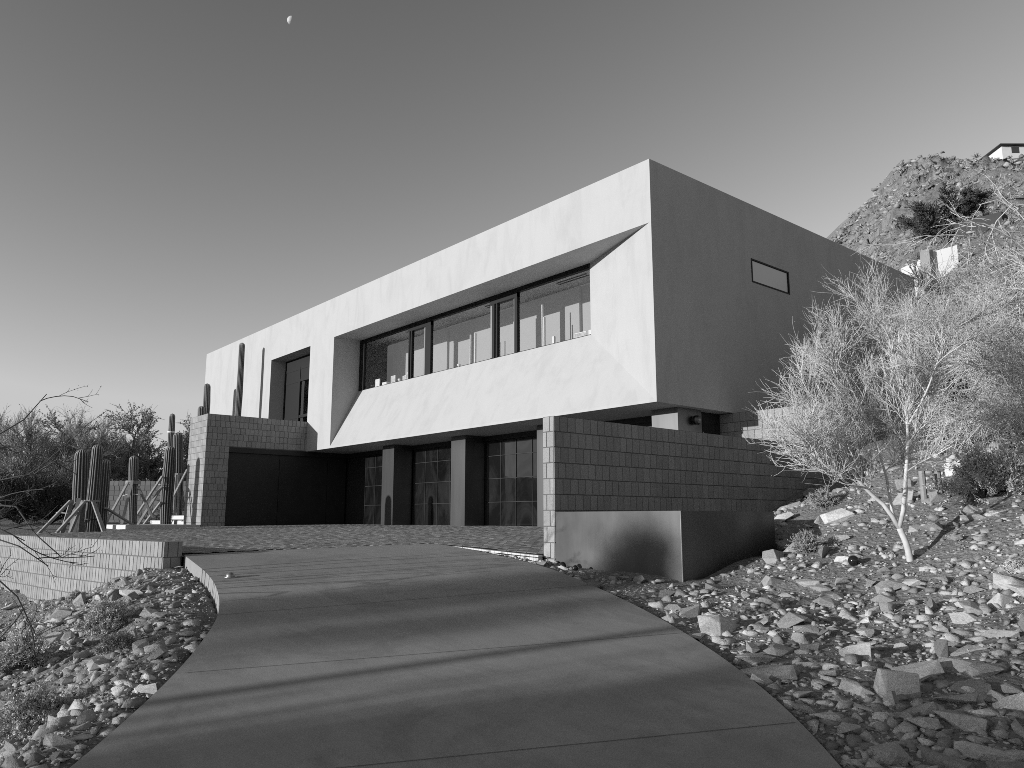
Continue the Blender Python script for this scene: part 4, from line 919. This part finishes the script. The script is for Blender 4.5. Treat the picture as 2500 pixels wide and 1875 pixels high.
# wedge of white pebbles between court edging and driveway
def wedge(n, rng):
    t = rng.random(n); a = np.array([sd(-9.9,6.93)]), np.array([sd(-7.2,6.5)]); X = -9.7+2.5*np.sqrt(t); lo = np.interp(X, [-10.1,-9.28,-8.01,-7.26,-6.98], [7.02,6.88,6.63,6.5,6.47])+.03; hi = np.interp(X, [-10.1,-7.5,-7.2], [6.93,6.82,6.87]); Y = lo+(hi-lo)*rng.random(n); return sd(X, Y)
S_, D_ = wedge(420, rng); ok = pdist(DRIVE, S_, D_) > .02
g3 = pile('pebbles', 0, rng, 0, 0, .018, .05, M['pale_rubble'] if 'pale_rubble' in M else M['rubble'], pts=(S_[ok], D_[ok])); tag(g3, 'pale pebbles filling the wedge between paved court and driveway', 'pebbles')
# countable rocks: the largest in view
def zone(s, d, X, Y):
    if s < -.5:
        if pdist(DRIVE, np.array([s]), np.array([d]))[0] < .7: return 'by the left edge of the driveway'
        if Y > lowwall_y(X)-1.6: return 'under the low curved wall'
        if d < 5.2: return 'near the bottom left corner'
        return 'on the left bank'
    if pdist(DRIVE, np.array([s]), np.array([d]))[0] < .55: return 'by the right edge of the driveway'
    if X < -5.0 and Y > 8.6: return 'heaped behind the steel planter'
    if math.hypot(s-bs[0], d-bs[1]) < 1.3: return 'around the foot of the bright palo verde'
    if X < -4.0 and Y < 8.8 and d > 6.5: return 'in front of the steel planter'
    if d < 5.0: return 'near the bottom right corner'
    if s/d > .52: return 'at the right picture edge'
    if d > 9.5: return 'on the upper right slope'
    return 'on the middle of the right slope'
def rock(S, D, size, seed, label=None, mat='rock', asp=1., flatk=None, sink=.22, az=None, name='rock', zs=1., group=None):
    rd = random.Random(seed); X, Y = xy(S, D); me = BIG[rd.randrange(len(BIG)) if flatk is None else flatk]
    o = bpy.data.objects.new(name, me); COL.objects.link(o)
    if not me.materials: me.materials.append(M['rock'])
    o.location = (X, Y, zt(S, D)+size*(.5-sink)*.6*zs); o.scale = (size*asp, size/asp**.5, size*zs)
    o.rotation_euler = (rd.gauss(0,.16), rd.gauss(0,.16), rd.uniform(0,6.28) if az is None else az)
    if mat != 'rock': o.material_slots[0].link = 'OBJECT'; o.material_slots[0].material = M[mat]
    if label is None:
        fk = o.data.get('flat', 0); dims = 'tiny'
        sz = 'large' if size > .10 else 'medium' if size > .065 else 'small'
        sh_ = 'long' if asp > 1.25 else 'narrow' if asp < .75 else ('blocky' if zs > 1.0 else 'flat')
        ton = 'white' if mat == 'pale_rock' else 'grey'
        label = f'{sz} {sh_} {ton} rock {zone(S, D, X, Y)}'
    tag(o, label, 'rock', group or ('loose rocks on the left bank' if S < -.5 else 'loose rocks on the right slope')); return o
rng = np.random.default_rng(19); S_, D_ = bank_points(1500, rng, 3.4, 15, .72)
size = .045*(.16/.045)**(rng.random(1500)**1.45); order = np.argsort(-(size/D_))
PLACED = []
def free(s, d, r):
    return all(math.hypot(s-a, d-b) > (r+c)*.75 for a, b, c in PLACED)
# named boulders
BOUL = [(2184,1658,66,'largest angular boulder on the lower right slope',.95,3,'rock',1.15,.4),(2178,1706,27,'upright grey rock leaning on the front of the largest boulder',.8,7,'rock',1.3,1.2),(2306,1594,31,'pyramid shaped boulder uphill of the largest one',.8,11,'rock',1.5,.3),
 (1375,1382,20,'white rock beside the sunlit end of the block wall',1.3,4,'pale_rock',.9,0),(1917,1262,28,'white boulder at the back corner of the steel planter',1.3,6,'pale_rock',.8,.2),(1967,1269,16,'low white boulder between the planter and the larger pale ones',1.2,2,'pale_rock',.8,.2),(2000,1268,21,'blocky white boulder behind the planter',.9,10,'pale_rock',1,.5),
 (2047,1255,36,'pointed white boulder highest in the pale row behind the planter',1.2,14,'pale_rock',1.1,.8),(2340,1140,34,'big rounded white boulder on the upper right slope',1.0,18,'pale_rock',1.2,.1),(2430,1095,34,'white boulder half hidden by branches at the upper right',1.0,22,'pale_rock',1.2,.1),
 (2060,1772,36,'pale pointed rock near the bottom of the right driveway edge',1.2,1,'pale_rock',.9,.3),(1967,1728,34,'pale blocky rock close to the right driveway edge',1.1,12,'rock',1.,.3),(2252,1764,40,'broad wedge rock below the largest boulder',1.1,5,'rock',1.,.4),(2401,1823,50,'wide pale rock in the bottom right corner',1.4,9,'pale_rock',.8,.2),(2304,1808,24,'dark upright rock left of the wide pale corner one',.8,8,'rock',1.3,.3),
 (2472,1690,30,'pale tilted rock at the right edge above the corner',.9,13,'pale_rock',1.1,.9),(2445,1547,42,'angular wide rock at the right picture edge',1.2,25,'rock',1.,.3),(1986,1612,27,'pale crusted rock in the middle of the lower right slope',1.2,17,'pale_rock',.8,.1),(2114,1571,22,'white flat stone uphill of the largest boulder',1.3,21,'pale_rock',.7,.6),
 (2056,1416,26,'pale chunky boulder below the dark globe light',1.0,16,'pale_rock',1.1,.7),(2127,1426,15,'blocky rock right of the pale chunky boulder',1.,19,'rock',1.1,.5),(1975,1416,28,'long grey rock downhill of the steel planter corner',1.3,24,'rock',.9,.1),(2018,1465,28,'striped pale rock below the long grey one',1.3,0,'rock',.9,.8),(2123,1480,26,'flat sided grey rock in the middle right slope',1.0,2,'rock',1.1,.2),(2166,1484,22,'tall grey rock beside the flat sided one',.9,6,'rock',1.3,.9),
 (2042,1534,28,'low wide grey rock above the bare soil patch',1.4,10,'rock',.8,.0),(2333,1311,19,'grey wedge of rock right of the bright palo verde',1.,24,'rock',1.2,.3),(2230,1420,24,'blocky rock below the foot of the bright palo verde',1.0,21,'rock',1.,.2),(1644,1497,14,'pale rounded rock touching the right edge of the driveway',1.0,15,'pale_rock',1.1,.2),
 (369,1442,18,'pale upright rock on the left bank below the wall end',.8,23,'pale_rock',1.3,.4),(418,1442,16,'pale flat rock beside the upright one below the wall end',1.3,3,'pale_rock',.8,.2),(436,1384,13,'pale rock leaning at the end of the low wall',.9,8,'pale_rock',1.2,.4),(343,1514,17,'grey wedge rock right of the leafy brittlebush',1.1,20,'rock',1.1,.9),(375,1518,16,'dark faced rock beside the grey wedge on the left bank',.9,5,'rock',1.1,.4),(388,1498,20,'square pale block on the left bank',1.1,12,'rock',1.1,.1),
 (462,1513,21,'grey slab rock close to the driveway curve',1.2,16,'rock',.9,.5),(343,1575,19,'rounded grey rock in the middle of the left bank',1.,18,'rock',1.2,.3),(392,1599,23,'square faced rock on the left bank near the driveway edge',.9,19,'rock',1.3,.6),(161,1578,18,'pale tilted slab on the left bank',1.2,9,'pale_rock',1.,.4),(233,1609,25,'long dark slab low on the left bank',1.6,0,'rock',.8,.4),
 (146,1812,45,'long shaded boulder in the bottom left corner',1.5,13,'rock',.9,.3),(43,1816,30,'shaded pale boulder at the very bottom left',1.3,17,'rock',.9,.6),(123,1770,23,'round backed boulder above the bottom left corner',1.2,22,'rock',1.,.2),(140,1847,18,'small dark rock in front of the long shaded boulder',1.1,7,'rock',1.,.2)]
for i, (px, py, hw, lab, asp, fk, mt, zs, az) in enumerate(BOUL):
    p, (s_, d_) = ground_at(px, py+hw*.45); r = hw*d_/FOC; rock(s_, d_, r, 900+i, lab, mt, asp, fk, .2, az, 'boulder' if hw > 30 else 'rock', zs, group=('loose rocks on the left bank' if s_ < -.5 else 'loose rocks on the right slope')); PLACED.append((s_, d_, r))
hp = np.random.default_rng(8)
for k in range(46):
    s_, d_ = hp.uniform(3.3,6.2), hp.uniform(11.0,14.6); X, Y = xy(s_, d_)
    if X < -7.05: continue
    r = hp.uniform(.07,.19)
    if free(s_, d_, r): rock(s_, d_, r, 2000+k, None, 'rock', float(hp.choice([.8,1.,1.3,1.5])), None, .3, None, 'rock', 1.); PLACED.append((s_, d_, r))
cnt = 0; rest = []
for k in order:
    s_, d_, r = S_[k], D_[k], size[k]
    if not free(s_, d_, r): continue
    if s_ < -.5 and r > .065 and pdist(DRIVE, np.array([s_]), np.array([d_]))[0] < .6: continue
    if cnt < 225 and abs(s_/d_) < .68:
        rd = random.Random(int(k)); mt = 'pale_rock' if rd.random() < .13 else 'rock'
        rock(s_, d_, r, int(k), None, mt, rd.choice((.7,.9,1.,1.1,1.3,1.5)), None, .38, None, 'rock', rd.choice((.75,.85,1.0,1.15))); PLACED.append((s_, d_, r)); cnt += 1
    else: rest.append((s_, d_))
ra = np.array(rest[:500]); g4 = pile('rubble', 0, rng, 0, 0, .03, .08, M['rubble'], pts=(ra[:,0], ra[:,1])); tag(g4, 'scattered fist sized stones between the larger rocks', 'stones')
p, q = ground_at(2085, 1385); globe(p, .055, 'dark globe light on the rocks between planter and bright palo verde')
p, q = ground_at(1374, 1388); globe(p, .045, 'dark globe light at the foot of the planter, nearer the block wall end'); p, q = ground_at(1405, 1394); globe(p, .035, 'smaller dark globe light right of the first one at the foot of the planter')
# stakes on the slope
for px0, py0, py1, lab in ((2258,1226,1150,'left of two wooden stakes behind the bright palo verde'),(2296,1206,1150,'right of two wooden stakes behind the bright palo verde')):
    p, q_ = ground_at(px0, py0); t_ = at(px0-8, py1, q_[1]); m = MB(); m.tube([(p[0],p[1],p[2]-.2), t_], .035, 8); tag(m.build('wooden_stake', M['wood']), lab, 'stake', 'stakes on the upper right slope')

# ------------------------------------------------------------------ hillside
rng = np.random.default_rng(3); n = 12000
D_ = 22*(250/22)**rng.random(n); S_ = D_*rng.uniform(.36,.74,n); ok = (S_ > 13) & (terrain(S_, D_, False) < 140); S_, D_ = S_[ok], D_[ok]
hr = pile('hillside_rocks', 0, rng, 0, 0, .0012, .0062, M['hill_rock'], pts=(S_, D_), sink=.35, hillside=True); n = 900; D2 = 40*(240/40)**rng.random(n); S2 = D2*rng.uniform(.41,.70,n); ok = (S2 > 18) & (terrain(S2, D2, False)/D2 > .24); led = pile('hillside_ledges', 0, rng, 0, 0, .0025, .0065, M['hill_rock'], pts=(S2[ok], D2[ok]), sink=1.0, hillside=True); tag(led, 'rock ledges breaking out of the hillside at the upper right', 'rocks')
tag(hr, 'broken rocks covering the sunlit hillside at the upper right', 'rocks')
# small hillside scrub (one mass)
n = 1700; D_ = 24*(170/24)**rng.random(n); S_ = D_*rng.uniform(.38,.72,n); ok = S_ > 14; S_, D_ = S_[ok], D_[ok]; Z_ = terrain(S_, D_); X_, Y_ = xy(S_, D_)
parts = []; base = np.stack([X_,Y_,Z_-.05],-1); m_ = len(base); r_ = rng.uniform(.003,.010,m_)*D_
idx_ = np.repeat(np.arange(m_), 42); az = rng.uniform(0,6.283,len(idx_)); el = rng.uniform(.1,1.4,len(idx_)); d_ = np.stack([np.cos(az)*np.cos(el),np.sin(az)*np.cos(el),np.sin(el)],-1); L_ = r_[idx_]*rng.uniform(.5,1.,len(idx_))
P_ = np.stack([base[idx_]+d_*(L_*k)[:,None]+rng.normal(size=d_.shape)*.06*k for k in (0,.5,1.)],1); V, F = strands(P_, (D_[idx_]*.0006)[:,None]*np.array([1.,.8,.4])); o = np_mesh('hillside_scrub', V, F, M['far_twig']); tag(o, 'low grey scrub dotted over the hillside', 'scrub', kind='stuff')
slope_tree(2312,610,45,2.9,3.6,'dark spreading tree on the hillside above the white walls', 61, M['leaf_dark'], (16,10,6), .0, 22000, .06, .016, rt=(.03,.02), nl=9)
# white terrace walls of the neighbouring house
GW = 'white terrace walls on the hillside'
def hillwall(px0,py0,px1,py1,D0,D1,h,label):
    a = at(px0,py0,D0); b = at(px1,py1,D1); m = MB()
    m.face([(a[0],a[1],a[2]-h),(b[0],b[1],b[2]-h),(b[0],b[1],b[2]),(a[0],a[1],a[2])]); d = Vector((b[0]-a[0],b[1]-a[1],0)).normalized(); nn = Vector((-d.y,d.x,0))*.3
    A = [Vector(a), Vector(b)]; m.face([A[0],A[1],A[1]+nn,A[0]+nn]); m.face([A[0]+nn,A[1]+nn,(A[1]+nn)-Vector((0,0,h)),(A[0]+nn)-Vector((0,0,h))]); m.face([A[1],A[1]+nn,A[1]+nn-Vector((0,0,h)),A[1]-Vector((0,0,h))]); m.face([A[0],A[0]+nn,A[0]+nn-Vector((0,0,h)),A[0]-Vector((0,0,h))])
    tag(m.build('terrace_wall', M['house_white']), label, 'wall', GW)
hillwall(2200,655,2258,629,37,36.5,3.0,'lower white terrace wall left of the grey pier on the hillside'); hillwall(2264,618,2336,598,36.5,36,3.2,'upper white terrace wall right of the grey pier on the hillside')
m = MB(); a = at(2261,612,36.4); m.box((a[0]-.22,a[1]-.22,a[2]-4),(a[0]+.22,a[1]+.22,a[2])); tag(m.build('wall_pier', M['block']), 'grey pier between the two white terrace walls on the hillside', 'pier')
m = MB(); a = at(2400,575,42); m.box((a[0]-1.2,a[1]-.6,a[2]-1.4),(a[0]+1.2,a[1]+.6,a[2]+.9)); tag(m.build('utility_shed', M['inside_dark']), 'small dark shed on the hillside right of the spreading dark tree', 'shed')
def farsag(px, py, D, hpx, wpx, label, arms=()):
    b = Vector(at(px,py,D)); s_, dd = sd(b.x,b.y); b.z = zt(s_, dd); k = D/FOC
    if arms == (): saguaro('saguaro_cactus', label, (b.x,b.y,b.z-.6), (b.x-.02,b.y,b.z+hpx*k), wpx*k/2, 'saguaros on the far hillside', 10, .5, seed=int(px)); return
    e = empty('saguaro_cactus', (b.x,b.y,b.z), label, 'cactus', 'saguaros on the far hillside'); m = MB(); m.tube([b-Vector((0,0,.8)), b+Vector((0,0,hpx*k*.5)), b+Vector((0,0,hpx*k*.96)), b+Vector((0,0,hpx*k))], [wpx*k/2,wpx*k/2,wpx*k/2*.9,wpx*k*.15], 10); m.build('trunk', M['leaf_dark'], e, smooth=True)
    r = Vector((CS,SN,0))
    for sx, h0, h1 in arms:
        m = MB(); m.tube([b+Vector((0,0,hpx*k*h0)), b+r*sx*k*.7+Vector((0,0,hpx*k*h0)), b+r*sx*k+Vector((0,0,hpx*k*(h0+.1))), b+r*sx*k+Vector((0,0,hpx*k*h1))], [wpx*k*.35,wpx*k*.4,wpx*k*.4,wpx*k*.25], 8); m.build('arm', M['leaf_dark'], e, smooth=True)
farsag(2200,655,34,92,8,'leaning weathered saguaro on the hillside beside the white terrace wall'); farsag(2086,541,170,30,5,'small lone saguaro on the skyline above the house roof'); farsag(2330,357,110,22,4.5,'many armed saguaro on the hill top', ((-5,.35,.9),(5,.3,1.05),(-2.5,.45,.8)))
# house on the hill top
hx = at(2446,366,245); e = empty('hilltop_house', hx, 'white flat-roofed house on the hill top in the upper right corner', 'house')
rr_ = Vector((CS,SN,0)); ff_ = Vector((-SN,CS,0)); b0 = Vector(hx)
def hb_(name, s0, s1, f0, f1, z0, z1, mat):
    m = MB(); c = [b0+rr_*a+ff_*b_ for a, b_ in ((s0,f0),(s1,f0),(s1,f1),(s0,f1))]
    for k in range(4): p, q_ = c[k], c[(k+1)%4]; m.face([p+Vector((0,0,z0)),q_+Vector((0,0,z0)),q_+Vector((0,0,z1)),p+Vector((0,0,z1))])
    m.face([p+Vector((0,0,z1)) for p in c]); m.face([p+Vector((0,0,z0)) for p in c[::-1]]); return m.build(name, mat, e)
hb_('wall', 0, 20, 0, 11, -9, 1.35, M['house_white']); hb_('roof', -1.2, 21, -1.4, 13, 1.36, 1.65, M['inside_dark'])
for s0, s1, z0, z1 in ((3.2,5.6,-1.1,1.0),(7.6,8.6,.2,1.1)): hb_('window', s0, s1, -.12, .1, z0, z1, M['inside_dark'])
# ------------------------------------------------------------------ beyond the frame: what the glass mirrors and what shades the drive
az = np.linspace(R(186), R(243), 260); V = []; F = []
el = np.interp(np.degrees(az), [186,196,206,213,217,221,224,230,243], [1.2,3.0,5.0,4.6,3.9,3.2,2.6,1.6,.6])*(1+.0)
jag = fbm(az*60, az*0+1.3, 5, 5)*.55; Rr = 850.
for i, a in enumerate(az):
    h = math.tan(R(max(el[i]+jag[i], .3)))*Rr
    for r_, hh in ((Rr-260, -6), (Rr-120, h*.45), (Rr, h), (Rr+160, h*.5), (Rr+300, -6)): V.append((math.cos(a)*r_-16, math.sin(a)*r_+13, hh+1.5))
for i in range(len(az)-1):
    for k in range(4): F.append((i*5+k, i*5+k+1, (i+1)*5+k+1, (i+1)*5+k))
tag(np_mesh('hills', np.array(V), np.array(F), M['hill']), kind='structure')
SUN = Vector((-.233,-.972,.1295)).normalized()
SS, SDp = (CS*SUN.x+SN*SUN.y)/math.hypot(SUN.x,SUN.y), (-SN*SUN.x+CS*SUN.y)/math.hypot(SUN.x,SUN.y) #                                 # sun direction on the ground, in lateral / forward
def up_sun(D0, R_, dz=0): S = SS*R_; D = D0 + SDp*R_; return S, D
def shade_tree(D0, R_, z0, z1, w_, label, seed, dens, leafn, leafs=.05):
    """crown from z0 to z1 (heights along the sun line where it meets the driveway axis), half width w_"""
    rng = np.random.default_rng(seed); s_, d_ = up_sun(D0, R_); X, Y = xy(s_, d_); z = zt(s_, d_); up_ = SUN.z/math.hypot(SUN.x,SUN.y)*R_; zc = (z0+z1)/2+up_; hz = (z1-z0)/2
    e = empty('shade_tree', (X,Y,z), label, 'tree', 'desert trees down the slope left of the driveway')
    m = MB(); tr_ = min(.11, .02+.06*w_); m.tube([(X,Y,z-.2),(X+.03,Y,z+(zc-z)*.5),(X,Y,zc)], [tr_,tr_*.75,tr_*.5], 8); m.build('trunk', M['bark'], e)
    N = dens[0]; d = unit(rng.normal(size=(N,3))); K = 5; P = np.zeros((N,K,3)); ext = d*np.array([w_,w_,hz])*rng.uniform(.6,1.,N)[:,None]
    for k in range(K): P[:,k] = np.array((X,Y,zc))+ext*k/(K-1)+rng.normal(size=(N,3))*.04*k
    p2, r2 = sprout(P, P[...,0], dens[1], w_*.45, .8, .1, .015, .009, 4, .2, 0, rng); p3, r3_ = sprout(p2, r2, dens[2], w_*.25, .8, .1, .009, .005, 3, .2, 0, rng)
    parts = [strands(P, np.ones((N,K))*(.006+.01*w_)), strands(p2, r2), strands(p3, r3_)]
    if leafn: parts.append(leaves(p3, leafn, leafs, rng, .05))
    V, F = join(parts); np_mesh('crown', V, F, M['far_twig'], e)
for i, (D0, R_, z0, z1, w_, lab, dn, lf, ls) in enumerate((
    (3.3,27,-1.6,.84,1.62,'broad mesquite down the slope left of the driveway',(110,9,6),9000,.06),
    (.6,31,-1.6,.7,1.6,'tall mesquite beyond the broad one down the slope',(110,9,6),9000,.06),
    (4.72,22,-.8,1.1,.36,'small mesquite at the near side of the broad one',(60,8,5),1500,.04),
    (7.15,46,.2,1.25,.55,'open palo verde further down the slope',(24,5,4),150,.035),
    (8.3,40,.1,1.85,.6,'round palo verde furthest down the slope',(80,9,5),4000,.05),
    (5.42,16,-.4,.95,.05,'slender young palo verde down the slope',(14,3,2),20,.02),
    (5.66,19,-.4,.8,.03,'slender palo verde behind the young one down the slope',(10,3,2),12,.02),
    (7.0,58,-.5,.9,.12,'distant slender palo verde down the slope',(18,5,4),120,.03),
    (5.16,17,-.4,1.0,.04,'thin sapling down the slope beyond the young palo verde',(12,3,2),16,.02))):
    shade_tree(D0, R_, z0, z1, w_, lab, 300+i, dn, lf, ls)
s_, d_ = up_sun(5.97, 17); X, Y = xy(s_, d_); z = zt(s_, d_); saguaro('saguaro_cactus', 'lone slim saguaro down the slope left of the driveway', (X,Y,z-.2), (X+.05,Y,3.7), .075, 'saguaros down the slope', 12, .5, seed=99)

# ------------------------------------------------------------------ moon: the lit part of its globe
mp = Vector(at(712,50,2000)); mr = 2350*.0052; V = []; sv = SUN; a_ = sv.cross(Vector((0,0,1))).normalized(); b_ = sv.cross(a_)
N1, N2 = 14, 40; F = []
for i in range(N1+1):
    th = R(80)*i/N1
    for k in range(N2): ph = 6.2832*k/N2; V.append(mp + (sv*math.cos(th)+(a_*math.cos(ph)+b_*math.sin(ph))*math.sin(th))*mr)
for i in range(N1):
    for k in range(N2): F.append((i*N2+k, i*N2+(k+1)%N2, (i+1)*N2+(k+1)%N2, (i+1)*N2+k))
mo = np_mesh('moon', np.array(V), np.array(F), M['moon'], smooth=True); tag(mo, 'small half moon in the upper left of the clear sky', 'moon')

# ------------------------------------------------------------------ light, sky, camera
SUN_EL = math.asin(SUN.z); 
sl_ = bpy.data.lights.new('sun', 'SUN'); sl_.energy = 5.0; sl_.angle = R(.5); sl_.color = (1,1,1)
so_ = bpy.data.objects.new('sun', sl_); COL.objects.link(so_); so_.rotation_euler = SUN.to_track_quat('Z', 'Y').to_euler()
w = bpy.data.worlds.new('World'); sc.world = w; w.use_nodes = True; nt = w.node_tree; bg = nt.nodes['Background']
sk = nt.nodes.new('ShaderNodeTexSky'); sk.sky_type = 'NISHITA'; sk.sun_disc = False; sk.sun_elevation = SUN_EL; sk.sun_rotation = math.atan2(SUN.x, SUN.y)
sk.air_density = 1.0; sk.dust_density = .3; sk.ozone_density = 1.
sp_ = nt.nodes.new('ShaderNodeSeparateColor'); nt.links.new(sk.outputs[0], sp_.inputs[0])
def wm(op, a, b):
    n = nt.nodes.new('ShaderNodeMath'); n.operation = op
    for i, q in enumerate((a, b)):
        if isinstance(q, (int, float)): n.inputs[i].default_value = q
        else: nt.links.new(q, n.inputs[i])
    return n.outputs[0]
WR, WG, WB, GAM, GAIN, BGS = .2, .4, .4, 1.7, 1.06, .10
lum = wm('ADD', wm('ADD', wm('MULTIPLY', sp_.outputs[0], WR), wm('MULTIPLY', sp_.outputs[1], WG)), wm('MULTIPLY', sp_.outputs[2], WB))
lum = wm('MULTIPLY', wm('POWER', lum, GAM), GAIN)
lum = wm('MINIMUM', lum, 5.7)
nt.links.new(lum, bg.inputs[0]); bg.inputs[1].default_value = BGS
cam = bpy.data.cameras.new('camera'); cam.sensor_width = 36; cam.lens = FOC/2500*36; cam.clip_start = .05; cam.clip_end = 6000
co_ = bpy.data.objects.new('camera', cam); COL.objects.link(co_); co_.location = (0,0,EYE); co_.rotation_euler = (math.pi/2+PITCH, 0, YAW); sc.camera = co_
sc.view_settings.view_transform = 'Standard'; sc.view_settings.look = 'None'; sc.view_settings.exposure = 0; sc.view_settings.gamma = 1
sc.cycles.filter_width = .9; sc.cycles.use_denoising = False; sc.cycles.use_adaptive_sampling = False; sc.cycles.sample_clamp_indirect = 2; sc.cycles.max_bounces = 8; sc.cycles.transparent_max_bounces = 12
